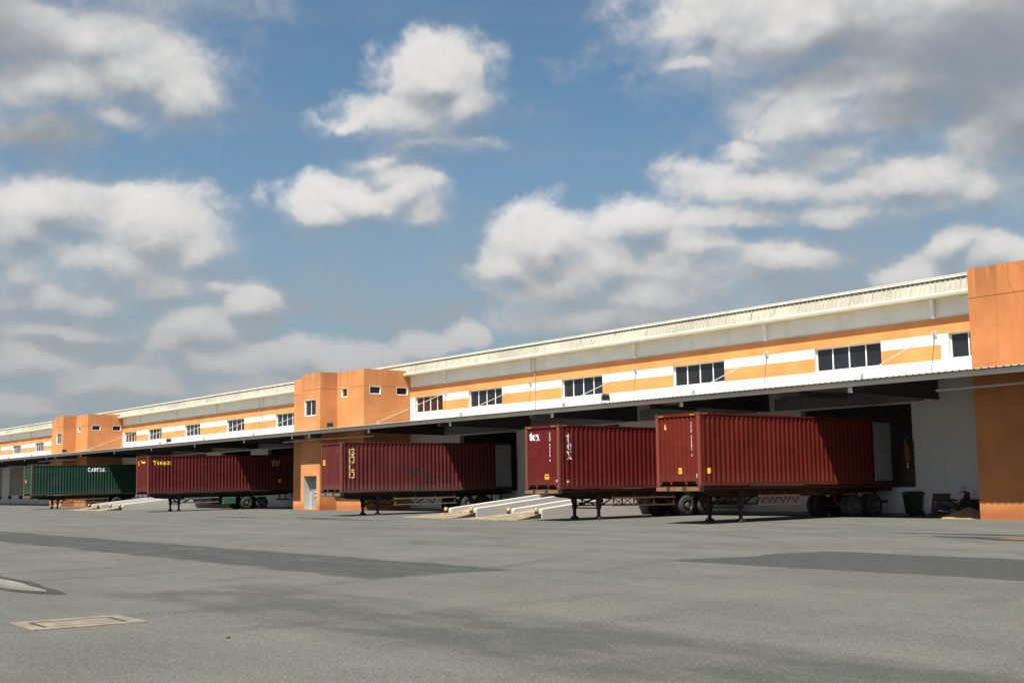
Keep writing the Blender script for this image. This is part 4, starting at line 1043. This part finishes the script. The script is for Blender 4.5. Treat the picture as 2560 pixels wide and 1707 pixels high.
def make_trailer(loc, tilt, yoff, deck, label, ch, guard, bol, wheels, gy, toolbox=False, neck=True, leg_y=2.62, name_paint=False):
    T = thing('container_trailer', label, 'trailer', loc, (tilt, 0, 0), 'trailers under the containers')
    S = -yoff; Y = lambda y: y + S
    zd = deck - 0.012
    leg_ground = lambda y: gz(loc[1] + Y(y)) - loc[2] - Y(y) * math.tan(tilt)
    # main beams with a goose neck
    for sx in (-1, 1):
        m = MB(); x = sx * 0.48
        prof = [(Y(0.05), zd), (Y(CL - 0.05), zd), (Y(CL - 0.05), zd - 0.30), (Y(8), zd - 0.42), (Y(2.7), zd - 0.44), (Y(1.35), zd - 0.34), (Y(0.7), zd - 0.18), (Y(0.05), zd - 0.17)]
        m.prism(prof, 'x', x - 0.012, x + 0.012)
        top = [(Y(0.05), zd), (Y(CL - 0.05), zd), (Y(CL - 0.05), zd - 0.02), (Y(0.05), zd - 0.02)]
        m.prism(top, 'x', x - 0.075, x + 0.075)
        for (p, q) in zip(prof[2:], prof[3:]):
            m.prism([p, q, (q[0], q[1] - 0.018), (p[0], p[1] - 0.018)], 'x', x - 0.075, x + 0.075)
        m.build('main_beam', ch, T)
        m = MB()                                  # outer deck rail carrying the container
        xo = sx * 1.10
        m.box(min(xo, xo - sx*0.07), max(xo, xo - sx*0.07), Y(0.3), Y(CL - 0.2), zd - 0.12, zd - 0.004)
        m.build('deck_rail', ch, T)
    for k in range(9):
        y = 0.9 + k * 1.28
        m = MB(); m.box(-1.12, 1.12, Y(y) - 0.04, Y(y) + 0.04, zd - 0.15, zd - 0.006); m.build('crossmember', ch, T)
    # bolsters
    m = MB(); m.box(-1.22, 1.22, Y(-0.05), Y(0.16), zd - 0.19, zd - 0.002)
    b = m.build('bolster', A['ch_black'], T)
    m = MB()
    for (x0, x1) in ((-1.20, -0.62), (-0.42, 0.26), (0.48, 1.18)): m.box(x0, x1, Y(-0.064), Y(-0.051), zd - 0.17, zd - 0.015)
    m.build('bolster_plate', bol, b)
    m = MB(); m.box(-1.2, 1.2, Y(CL - 0.22), Y(CL + 0.08), zd - 0.28, zd - 0.006); m.build('bolster', ch, T)
    m = MB(); m.tube([(0, Y(0.55), zd - 0.2), (0, Y(0.55), zd - 0.30)], 0.05, 10); m.build('king_pin', A['steel_dark'], T)
    # landing legs
    for sx in (-1, 1):
        x = sx * 0.86; zg = leg_ground(leg_y)
        m = MB(); m.box(x - 0.085, x + 0.085, Y(leg_y) - 0.085, Y(leg_y) + 0.085, zd - 0.90, zd - 0.10)
        m.prism([(Y(leg_y) - 0.20, zd - 0.14), (Y(leg_y) + 0.20, zd - 0.14), (Y(leg_y) + 0.09, zd - 0.62), (Y(leg_y) - 0.09, zd - 0.62)], 'x', x + sx*0.087, x + sx*0.115)
        lg = m.build('landing_leg', A['leg'], T)
        m = MB(); m.box(x - 0.058, x + 0.058, Y(leg_y) - 0.058, Y(leg_y) + 0.058, zg + 0.10, zd - 0.88)
        m.prism([(Y(leg_y) - 0.16, zg + 0.004), (Y(leg_y) + 0.16, zg + 0.004), (Y(leg_y) + 0.15, zg + 0.04), (Y(leg_y) + 0.07, zg + 0.15), (Y(leg_y) - 0.07, zg + 0.15), (Y(leg_y) - 0.15, zg + 0.04)], 'x', x - 0.14, x + 0.14)
        m.build('leg_foot', A['leg'], lg)
        m = MB(); m.bar((x, Y(leg_y) + 0.06, zd - 0.80), (sx*0.5, Y(leg_y + 1.15), zd - 0.42), 0.05); m.bar((x, Y(leg_y), zd - 0.78), (-x * 0.55, Y(leg_y), zd - 0.44), 0.045); m.build('leg_brace', A['leg'], T)
    m = MB(); m.tube([(-0.86, Y(leg_y), zd - 0.62), (0.86, Y(leg_y), zd - 0.62)], 0.03, 8); m.bar((-0.86, Y(leg_y), zd - 0.86), (0.86, Y(leg_y), zd - 0.86), 0.06); m.build('cross_shaft', A['leg'], T)
    # side guards
    g0, g1 = gy
    for sx in (-1, 1):
        x = sx * 1.14; m = MB(); zt, zb = deck - 0.45, deck - 0.80
        m.box(x - 0.02, x + 0.02, Y(g0), Y(g1), zt, zt + 0.075); m.box(x - 0.02, x + 0.02, Y(g0), Y(g1), zb, zb + 0.065)
        n = 4; L_ = g1 - g0
        gd = m.build('side_guard', guard, T)
        for k in range(n):
            m = MB()
            y = g0 + 0.12 + (L_ - 0.24) * k / (n - 1)
            m.bar((x - sx*0.03, Y(y), zb), (x - sx*0.03, Y(y), zt + 0.22), 0.05); m.bar((x - sx*0.03, Y(y), zt + 0.06), (sx*0.55, Y(y), zd - 0.16), 0.045)
            m.build('guard_post', guard if guard is not A['guard_grey'] else ch, gd)
        m = MB()
        for k in range(n - 1):
            y = g0 + 0.12 + (L_ - 0.24) * k / (n - 1); y2 = g0 + 0.12 + (L_ - 0.24) * (k + 1) / (n - 1); yc = (y + y2) / 2
            m.bar((x - sx*0.05, Y(y + 0.03), zb + 0.04), (x - sx*0.05, Y(yc), zt + 0.03), 0.03); m.bar((x - sx*0.05, Y(yc), zt + 0.03), (x - sx*0.05, Y(y2 - 0.03), zb + 0.04), 0.03)
        m.build('guard_brace', ch, gd)
        if guard is A['guard_grey']:
            for z in (zt + 0.012, zb + 0.008):
                for q in (0.1, 0.42, 0.75):
                    m = MB(); y = g0 + L_ * q; m.box(x + sx*0.021 if sx > 0 else x - 0.026, x + 0.026 if sx > 0 else x - 0.021, Y(y), Y(y + 0.30), z, z + 0.05); m.build('reflector', A['reflector'], gd)
    if toolbox:
        for sx in (-1, 1):
            m = MB(); x0, x1 = sorted((sx*0.75, sx*1.16)); m.box(x0, x1, Y(g1 + 0.35), Y(g1 + 1.45), deck - 0.98, deck - 0.42); tb = m.build('toolbox', A['toolbox'], T, bevel=0.02)
            m = MB(); x0, x1 = sorted((sx*1.155, sx*1.172)); m.box(x0, x1, Y(g1 + 0.40), Y(g1 + 1.40), deck - 0.93, deck - 0.47); m.build('toolbox_lid', A['toolbox'], tb)
    # axles, springs, wheels, mudguards
    r = 0.50
    for yw in wheels:
        zg = leg_ground(yw)
        m = MB(); m.tube([(-1.0, Y(yw), zg + r), (1.0, Y(yw), zg + r)], 0.07, 10)
        for sx in (-1, 1):
            m.box(sx*0.48 - 0.05, sx*0.48 + 0.05, Y(yw) - 0.45, Y(yw) + 0.45, zg + r + 0.08, zg + r + 0.16)
        m.build('axle', ch, T)
        for sx in (-1, 1):
            for xo in (1.065, 0.74):
                make_wheel(T, sx * xo, Y(yw), zg + r, r, 0.27, sx, A['tyre'])
    y0, y1 = Y(wheels[0] - 0.45), Y(wheels[-1] + 0.45)
    m = MB()
    for sx in (-1, 1):
        m.bar((sx*0.48, y0 - 0.15, zd - 0.45), (sx*0.48, y0 - 0.15, zd - 0.75), 0.09); m.bar((sx*0.48, y1 + 0.1, zd - 0.45), (sx*0.48, y1 + 0.1, zd - 0.72), 0.09)
        m.bar((sx*0.48, (y0+y1)/2, zd - 0.40), (sx*0.48, (y0+y1)/2, zd - 0.72), 0.10)
    m.build('spring_hanger', ch, T)
    m = MB(); m.box(-1.15, 1.15, Y(CL - 0.30), Y(CL - 0.20), deck - 0.82, deck - 0.70)
    for sx in (-1, 1): m.bar((sx*0.5, Y(CL - 0.26), deck - 0.72), (sx*0.5, Y(CL - 0.26), deck - 0.30), 0.08)
    m.build('underrun_bar', ch, T)
    for sx in (-1, 1):
        m = MB(); x0, x1 = sorted((sx*0.80, sx*1.16)); m.box(x0, x1, Y(CL + 0.081), Y(CL + 0.10), zd - 0.24, zd - 0.10); m.build('tail_light', A['reflector'], T)
    if name_paint:
        vs, fs = text_polys('TRƯỜNG H', 0.02)
        put_print('lettering', (vs, fs), A['guard_brown'], T, 'side', Y(6.85), zd - 0.36, 1.15, 0.20, lambda a: 0.555)
        m = MB(); m.box(0.49, 0.554, Y(6.7), Y(8.3), zd - 0.42, zd - 0.03); m.build('name_board', ch, T)
    return T

C_RED = container_paint('brick_red_container', (0.100, 0.0095, 0.0038), 0.10, 0.25)
C_TEX = container_paint('crimson_container', (0.090, 0.0062, 0.0058), 0.10, 0.35)
C_GOLD = container_paint('faded_plum_container', (0.092, 0.0150, 0.0145), 0.30, 0.45)
C_TOU = container_paint('maroon_container', (0.080, 0.0090, 0.0088), 0.15, 0.30)
C_GRN = container_paint('green_container', (0.0105, 0.041, 0.026), 0.15, 0.45)
F_RUST = rusty('rusted_container_frame', (0.15, 0.042, 0.022), (0.12, 0.055, 0.028), 0.8)
F_RED = rusty('red_container_frame', (0.18, 0.032, 0.020), (0.12, 0.05, 0.03), 0.45)
F_GRN = rusty('rusted_green_frame', (0.16, 0.075, 0.030), (0.11, 0.05, 0.02), 0.7)

SETS = [
 # xnear, yfront, deck at wheels, tilt, paint, frame, doors_open, marks, chassis, guard, bolster, wheels, guard span, extras
 dict(x=-33.75, yf=35.0, deck=1.41, tilt=0.0, paint=C_RED, frame=F_RED, open=True, marks=marks_red, ch=A['ch_brown'], guard=A['guard_brown'], bol=A['bolster_tan'], wheels=(9.70, 11.06), gy=(3.4, 6.0), name=True,
      label='brick red container with a yellow triangle, nearest the right tower', tlabel='rust brown trailer under the container nearest the right tower'),
 dict(x=-42.42, yf=35.0, deck=1.34, tilt=0.0, paint=C_TEX, frame=F_RUST, open=False, marks=marks_tex, ch=A['ch_brown'], guard=A['guard_brown'], bol=A['bolster_tan'], wheels=(8.07, 9.38), gy=(3.2, 7.3),
      label='crimson container with large white letters on end and side', tlabel='rust brown trailer under the crimson white lettered container'),
 dict(x=-62.0, yf=35.0, deck=1.36, tilt=0.0095, paint=C_GOLD, frame=F_RUST, open=True, marks=marks_gold, ch=A['ch_black'], guard=A['guard_yel'], bol=A['bolster_grey'], wheels=(8.95, 10.2), gy=(3.55, 8.05),
      label='faded plum container with stacked pale gold letters before the middle tower', tlabel='black trailer with yellowish side guard before the middle tower'),
 dict(x=-91.55, yf=34.9, deck=1.44, tilt=0.0175, paint=C_TOU, frame=F_RED, open=False, marks=marks_touax, ch=A['ch_green'], guard=A['guard_grey'], bol=A['bolster_grey'], wheels=(8.2, 9.55), gy=(2.95, 5.8), toolbox=True,
      label='maroon container with yellow lettering beside the far ramps', tlabel='dark trailer with a green toolbox under the maroon container'),
 dict(x=-121.3, yf=34.8, deck=1.33, tilt=0.014, paint=C_GRN, frame=F_GRN, open=False, marks=marks_green, ch=A['ch_black'], guard=A['guard_yel'], bol=A['bolster_tan'], wheels=(8.3, 9.6), gy=(3.3, 7.5),
      label='green container with white lettering and rusty corner posts', tlabel='black trailer under the green container'),
]
for s in SETS:
    yoff = (s['wheels'][0] + s['wheels'][-1]) / 2
    yw = s['yf'] + yoff; xc = s['x'] - CW / 2
    base = Vector((xc, yw, 0.0))
    make_trailer(base, s['tilt'], yoff, s['deck'], s['tlabel'], s['ch'], s['guard'], s['bol'], s['wheels'], s['gy'], s.get('toolbox', False), name_paint=s.get('name', False))
    cl = Vector((xc, yw - s['deck'] * math.sin(s['tilt']), s['deck'] * math.cos(s['tilt'])))
    make_container(cl, s['tilt'], yoff, s['label'], s['paint'], s['frame'], s['open'], {'marks': s['marks']})

# ------------------------------------------------------------------ ramps and bollards
def bollard(x, y, z, label):
    T = thing('bollard', label, 'bollard', (x, y, z), group='yellow and black bollards at the ramp feet')
    m = MB(); m.lathe([(-0.25, 0.10), (0.12, 0.10)], 'z', (0, 0, 0), 16); m.build('black_band', A['black'], T, smooth=True)
    m = MB(); m.lathe([(0.12, 0.101), (0.22, 0.101), (0.255, 0.092), (0.275, 0.06), (0.285, 0.01)], 'z', (0, 0, 0), 16); m.build('yellow_cap', A['yellow'], T, smooth=True)

def build_ramp(x0, x1, ap, label, blabels):
    """x0 < x1 kerb centre lines; ap: the four apron corners on the yard"""
    R_ = thing('loading_ramp', label, 'ramp', ((x0 + x1) / 2, 42.5, 0), group='concrete ramps up to the dock')
    inv = Matrix.Translation((-(x0 + x1) / 2, -42.5, 0))
    def bl(mb, name, mats, **k):
        o = mb.build(name, mats, R_, **k); o.matrix_parent_inverse = inv; return o
    ys, ye = 37.65, WY - 0.02
    zs = lambda y: 0.20 + (y - ys) * (1.265 - 0.20) / (ye - ys)
    m = MB(); m.prism([(ys, -0.3), (ye, -0.3), (ye, zs(ye)), (ys, zs(ys))], 'x', x0 + 0.12, x1 - 0.12); bl(m, 'ramp_deck', A['concrete'])
    for x in (x0, x1):
        m = MB(); m.prism([(ys - 0.05, -0.3), (ye, -0.3), (ye, zs(ye) + 0.21), (ys + 0.02, zs(ys) + 0.21), (ys - 0.05, zs(ys) + 0.16)], 'x', x - 0.12, x + 0.12)
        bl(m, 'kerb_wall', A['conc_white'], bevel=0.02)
    # apron: a broken concrete fan feathering out on the asphalt
    top = [Vector((x0 - 0.05, ys - 0.02, zs(ys) - 0.004)), Vector((x1 + 0.05, ys - 0.02, zs(ys) - 0.004))]
    lo = [Vector((p[0], p[1], gz(p[1]) + 0.006)) for p in ap]
    n, k = 9, 7; vs = []
    rnd = random.Random(int(abs(x0) * 10))
    for j in range(k + 1):
        t = j / k
        for i in range(n + 1):
            s = i / n; a = top[0].lerp(top[1], s); b = lo[0].lerp(lo[1], s); p = a.lerp(b, t)
            if 0 < j: p.z = a.z + (b.z - a.z) * (1 - (1 - t) ** 1.5); p.z += rnd.uniform(-0.008, 0.008) if j < k else 0
            if j == k: p.x += rnd.uniform(-0.15, 0.15); p.y += rnd.uniform(-0.12, 0.12)
            p.z = max(p.z, gz(p.y) + 0.006); vs.append(p)
    fs = [(j*(n+1)+i, j*(n+1)+i+1, (j+1)*(n+1)+i+1, (j+1)*(n+1)+i) for j in range(k) for i in range(n)]
    # skirt down into the ground
    b0 = len(vs); ring = [j*(n+1) for j in range(k+1)] + [k*(n+1)+i for i in range(1, n+1)] + [j*(n+1)+n for j in range(k-1, -1, -1)]
    vs += [Vector((vs[r].x, vs[r].y, -0.3)) for r in ring]
    fs += [(ring[i], ring[i+1], b0+i+1, b0+i) for i in range(len(ring) - 1)]
    m = MB(); m.add(vs, fs); bl(m, 'apron', A['apron'])
    for x, lb in zip((x0, x1), blabels): bollard(x - 0.05, ys - 0.26, zs(ys) - 0.03, lb)

def apron_material():
    t = MT('cracked_apron'); p = t.pos
    n = t.noise(p, 0.9, 6, 0.65)
    base = t.mix(t.ramp(n, 0.3, 0.7), (0.14, 0.108, 0.074), (0.23, 0.19, 0.135))
    st = t.noise(t.vmul(p, (1.4, 5.0, 1)), 1.2, 6, 0.7)
    base = t.mix(t.ramp(st, 0.50, 0.62, 0, 0.75), base, (0.095, 0.062, 0.034))
    t.set('Base Color', base); t.set('Roughness', 0.95); t.set('Specular IOR Level', 0.2); t.bump(st, 0.4, 0.03)
    return t.m
A['apron'] = apron_material()
build_ramp(-54.87, -52.52, [(-57.6, 36.2), (-51.6, 35.2)], 'white kerbed ramp between the gold lettered container and the crimson one, left of two',
           ('leftmost bollard at the foot of the near ramps', 'second bollard from the left at the near ramps'))
build_ramp(-49.30, -47.05, [(-51.2, 34.9), (-46.2, 35.3)], 'white kerbed ramp right behind the crimson container, right of two',
           ('third bollard from the left at the near ramps', 'rightmost bollard at the foot of the near ramps'))
build_ramp(-112.3, -110.0, [(-114.8, 36.2), (-108.9, 35.2)], 'far ramp left of two, between the green and maroon containers',
           ('leftmost bollard at the foot of the far ramps', 'second bollard from the left at the far ramps'))
build_ramp(-106.8, -104.5, [(-108.6, 34.9), (-103.4, 35.3)], 'far ramp right of two, ending at the maroon container',
           ('third bollard from the left at the far ramps', 'rightmost bollard at the foot of the far ramps'))

# ------------------------------------------------------------------ drain slab in the foreground
def build_slab():
    x0, x1, y0, y1 = -15.18, -14.20, 4.15, 5.45; z = gz(5) + 0.0
    T = thing('drain_cover', 'pale concrete drain cover with a dark steel frame, set in the asphalt', 'drain cover', ((x0+x1)/2, (y0+y1)/2, z))
    inv = Matrix.Translation((-(x0+x1)/2, -(y0+y1)/2, -z))
    def bl(mb, n, mt, **k):
        o = mb.build(n, mt, T, **k); o.matrix_parent_inverse = inv; return o
    w = 0.15
    m = MB()
    m.box(x0, x1, y0, y0 + w, z - 0.1, z + 0.014); m.box(x0, x1, y1 - w, y1, z - 0.1, z + 0.012)
    m.box(x0, x0 + w, y0 + w, y1 - w, z - 0.1, z + 0.013); m.box(x1 - w, x1, y0 + w, y1 - w, z - 0.1, z + 0.013)
    bl(m, 'concrete_rim', A['slab'], bevel=0.006)
    a = w + 0.001
    m = MB(); f = 0.065
    m.box(x0+a, x1-a, y0+a, y0+a+f, z-0.05, z+0.009); m.box(x0+a, x1-a, y1-a-f, y1-a, z-0.05, z+0.008)
    m.box(x0+a, x0+a+f, y0+a+f, y1-a-f, z-0.05, z+0.0085); m.box(x1-a-f, x1-a, y0+a+f, y1-a-f, z-0.05, z+0.0085)
    bl(m, 'steel_frame', A['slab_dark'])
    m = MB(); q = a + f + 0.008; m.box(x0+q, x1-q, y0+q, y1-q, z-0.05, z+0.011); bl(m, 'cover', A['slab'], bevel=0.006)
build_slab()

def stone(name, x, y, r, mat, label, seed):
    rnd = random.Random(seed); bm = bmesh.new(); bmesh.ops.create_icosphere(bm, subdivisions=2, radius=r)
    for v in bm.verts: v.co *= rnd.uniform(0.75, 1.2); v.co.z *= 0.6
    me = bpy.data.meshes.new(name); bm.to_mesh(me); bm.free(); me.materials.append(mat)
    o = link(bpy.data.objects.new(name, me)); o.location = (x, y, gz(y) + r * 0.35); return tag(o, label, 'stone', 'stones lying on the yard')
stone('stone', -12.05, 5.48, 0.026, A['darkstone'], 'small dark lump on the asphalt right of the drain cover', 1)
stone('stone', -99.0, 23.5, 0.16, A['stone'], 'pale stone lying far off by the left edge', 2)
stone('stone', -9.42, 3.27, 0.012, A['darkstone'], 'tiny dark pebble at the bottom edge of the yard', 3)
stone('stone', -16.15, 4.2, 0.014, A['darkstone'], 'tiny dark pebble left of the drain cover', 4)

# ------------------------------------------------------------------ by the right tower: bin, board, sand, motorbikes
def build_bin(x, y):
    T = thing('wheelie_bin', 'green plastic wheelie bin against the shaded dock wall', 'bin', (x, y, 0))
    m = MB()
    a, b = 0.25, 0.32
    m.add([(-a,-a,0.12),(a,-a,0.12),(a,a,0.12),(-a,a,0.12),(-b,-b-0.04,0.98),(b,-b-0.04,0.98),(b,b,0.98),(-b,b,0.98)], [(0,3,2,1),(4,5,6,7),(0,1,5,4),(1,2,6,5),(2,3,7,6),(3,0,4,7)])
    m.build('body', A['bin'], T, bevel=0.03)
    m = MB(); m.prism([(-b-0.08, 0.99), (b+0.05, 0.99), (b+0.05, 1.04), (0.1, 1.09), (-b-0.05, 1.03)], 'x', -b - 0.03, b + 0.03); l = m.build('lid', A['bin'], T, bevel=0.01)
    m = MB(); m.tube([(-b, b + 0.09, 1.0), (b, b + 0.09, 1.0)], 0.018, 8); m.build('handle', A['bin'], l)
    for sx in (-1, 1):
        m = MB(); m.lathe([(-0.03, 0.11), (0.03, 0.11)], 'x', (sx * 0.29, 0.22, 0.11), 16); m.build('wheel', A['rubber'], T)
build_bin(-32.75, 47.35)
m = MB(); m.add([(-32.0, 47.50, 0.004), (-31.15, 47.50, 0.004), (-31.15, 47.74, 0.98), (-32.0, 47.74, 0.98), (-32.0, 47.525, 0.0), (-31.15, 47.525, 0.0), (-31.15, 47.765, 0.975), (-32.0, 47.765, 0.975)], [(0,1,2,3),(7,6,5,4),(0,4,5,1),(1,5,6,2),(2,6,7,3),(3,7,4,0)])
tag(m.build('board', A['plywood']), 'brown board leaning on the dock wall behind the motorbikes', 'board')

def heap(name, cx, cy, r, h, mat, label):
    n, k = 40, 14; vs = [(cx, cy, h)]; rnd = random.Random(5); ph = [rnd.uniform(0, 6.28) for _ in range(6)]
    for j in range(1, k + 1):
        t = j / k
        for i in range(n):
            a = 2*math.pi*i/n; rr = r * t * (1 + 0.16*math.sin(2*a+ph[0]) + 0.08*math.sin(5*a+ph[1]) + 0.05*math.sin(9*a+ph[2]))
            z = h * (1 - t ** 0.92) + 0.012*math.sin(7*a+ph[3]+6*t) * (1 - t) + rnd.uniform(-0.006, 0.006) * (j < k)
            vs.append((cx + rr*math.cos(a)*1.0, cy + rr*math.sin(a)*0.8, gz(cy) + (z if j < k else -0.02)))
    fs = [(0, 1+i, 1+(i+1)%n) for i in range(n)]
    for j in range(k - 1):
        for i in range(n): fs.append((1+j*n+i, 1+(j+1)*n+i, 1+(j+1)*n+(i+1)%n, 1+j*n+(i+1)%n))
    m = MB(); m.add(vs, fs); o = m.build(name, mat, None, smooth=True); return tag(o, label, 'sand pile')
heap('sand_pile', -28.75, 45.35, 1.5, 0.46, A['sand'], 'low heap of tan sand beside the nearest orange tower')

def build_bike(x, y, rz, label):
    T = thing('motorbike', label, 'motorbike', (x, y, 0), (0, math.radians(-7), rz), 'motorbikes parked under the canopy')
    # local: length along x (front +x), width y
    def wheel(cx):
        m = MB(); prof = [(-0.045, 0.235), (-0.05, 0.27), (-0.03, 0.295), (0.03, 0.295), (0.05, 0.27), (0.045, 0.235)]; m.lathe(prof, 'y', (cx, 0, 0.295), 28); w = m.build('wheel', A['rubber'], T, smooth=True)
        m = MB(); m.lathe([(-0.03, 0.23), (-0.012, 0.21), (0.012, 0.21), (0.03, 0.23)], 'y', (cx, 0, 0.295), 24); m.lathe([(-0.08, 0.06), (0.08, 0.06)], 'y', (cx, 0, 0.295), 12)
        m.build('rim', A['bike_black'], w)
    wheel(0.63); wheel(-0.62)
    m = MB()
    for s in (-1, 1): m.tube([(0.63, s*0.075, 0.295), (0.50, s*0.075, 0.62), (0.44, s*0.07, 0.86)], 0.022, 8)
    m.build('fork', A['chrome'], T)
    m = MB(); m.tube([(0.84, 0, 0.44), (0.76, 0, 0.565), (0.60, 0, 0.60), (0.44, 0, 0.54)], [0.045, 0.065, 0.065, 0.05], 8); m.build('mudguard', A['bike_red'], T, smooth=True)
    m = MB(); m.prism([(0.47, 0.98), (0.60, 0.78), (0.50, 0.50), (0.30, 0.30), (0.16, 0.36), (0.26, 0.58), (0.36, 0.88)], 'y', -0.16, 0.16); m.build('leg_shield', A['bike_red'], T, bevel=0.04)
    m = MB(); m.prism([(0.42, 1.06), (0.60, 0.95), (0.54, 0.84), (0.36, 0.92)], 'y', -0.10, 0.10); h = m.build('headlamp_cowl', A['bike_red'], T, bevel=0.03)
    m = MB(); m.lathe([(0.0, 0.075), (0.03, 0.06)], 'x', (0.575, 0, 0.92), 16); m.build('headlamp', A['lens'], h)
    m = MB(); m.tube([(0.30, -0.34, 1.02), (0.42, -0.16, 1.03), (0.45, 0, 1.02), (0.42, 0.16, 1.03), (0.30, 0.34, 1.02)], 0.015, 8); m.tube([(0.33, -0.30, 1.022), (0.27, -0.40, 1.015)], 0.022, 8); m.tube([(0.33, 0.30, 1.022), (0.27, 0.40, 1.015)], 0.022, 8); hb = m.build('handlebar', A['bike_black'], T, smooth=True)
    for s in (-1, 1):
        m = MB(); m.tube([(0.38, s*0.24, 1.03), (0.40, s*0.30, 1.17)], 0.008, 6); m.lathe([(-0.012, 0.055), (0.012, 0.06)], 'x', (0.40, s*0.33, 1.21), 14); m.build('mirror', A['bike_black'], hb)
    m = MB(); m.prism([(0.22, 0.36), (0.30, 0.50), (0.0, 0.62), (-0.25, 0.74), (-0.75, 0.80), (-0.82, 0.74), (-0.45, 0.52), (-0.2, 0.34)], 'y', -0.11, 0.11); m.build('body', A['bike_black'], T, bevel=0.035)
    m = MB(); m.prism([(0.10, 0.72), (-0.05, 0.78), (-0.30, 0.80), (-0.72, 0.88), (-0.78, 0.82), (-0.30, 0.735), (0.05, 0.66)], 'y', -0.125, 0.125); m.build('seat', A['bike_black'], T, bevel=0.03)
    m = MB(); m.lathe([(-0.14, 0.10), (-0.10, 0.13), (0.10, 0.13), (0.14, 0.10)], 'y', (0.02, 0, 0.30), 16); m.box(-0.28, 0.20, -0.09, 0.09, 0.22, 0.36); m.build('engine', A['chrome'], T)
    m = MB(); m.tube([(0.12, -0.12, 0.24), (-0.2, -0.15, 0.22), (-0.45, -0.16, 0.28), (-0.80, -0.16, 0.40)], [0.022, 0.024, 0.05, 0.055], 10); m.build('exhaust', A['chrome'], T, smooth=True)
    m = MB(); m.prism([(-0.72, 0.74), (-0.92, 0.62), (-0.98, 0.40), (-0.95, 0.40), (-0.88, 0.60), (-0.68, 0.70)], 'y', -0.08, 0.08); m.build('tail', A['bike_black'], T)
    m = MB(); m.box(-0.86, -0.80, -0.07, 0.07, 0.70, 0.78); m.build('tail_light', A['reflector'], T)
    m = MB(); m.tube([(-0.05, 0.10, 0.30), (-0.10, 0.28, 0.01)], 0.014, 6); m.tube([(-0.62, 0.06, 0.295), (0.0, 0.09, 0.30)], 0.03, 6); m.build('side_stand', A['bike_black'], T)
build_bike(-29.75, 46.15, math.radians(42), 'dark red motorbike nearer the green bin, parked behind the sand')
build_bike(-28.65, 46.1, math.radians(47), 'motorbike half hidden by the nearest tower, behind the sand')

def carton(x, y, z, w, d, h, label):
    T = thing('carton', label, 'carton', (x, y, z), (0, 0, math.radians(random.uniform(-4, 4))), 'cartons inside the dock doorway')
    m = MB(); m.box(-w/2, w/2, -d/2, d/2, 0.002, h); m.build('box', A['carton'], T, bevel=0.012)
    m = MB(); m.box(-0.04, 0.04, -d/2 - 0.004, d/2 + 0.004, h - 0.25, h + 0.004); m.build('tape', A['sling'], T)
carton(-33.75, 49.0, 1.27, 1.0, 0.9, 1.0, 'lower brown carton inside the dock doorway beside the brick red container')
carton(-33.70, 49.0, 2.28, 0.9, 0.85, 0.85, 'upper brown carton stacked inside the dock doorway beside the brick red container')

# yellow sling hanging at the open container door
T = thing('lifting_sling', 'yellow webbing sling hanging beside the open door of the brick red container', 'sling', (-33.1, 47.45, 1.3))
m = MB(); m.tube([(0, 0.0, 2.05), (0.05, 0.02, 1.75), (0.09, 0.03, 1.35), (0.08, 0.02, 1.0)], [0.03, 0.09, 0.13, 0.05], 8); m.build('webbing', A['sling'], T, smooth=True)
m = MB(); m.tube([(0.08, 0.02, 1.0), (0.08, 0.02, 0.82)], 0.03, 8); m.tube([(0, 0.0, 2.05), (0, 0.30, 2.3)], 0.012, 6); m.build('hook', A['chrome'], T, smooth=True)
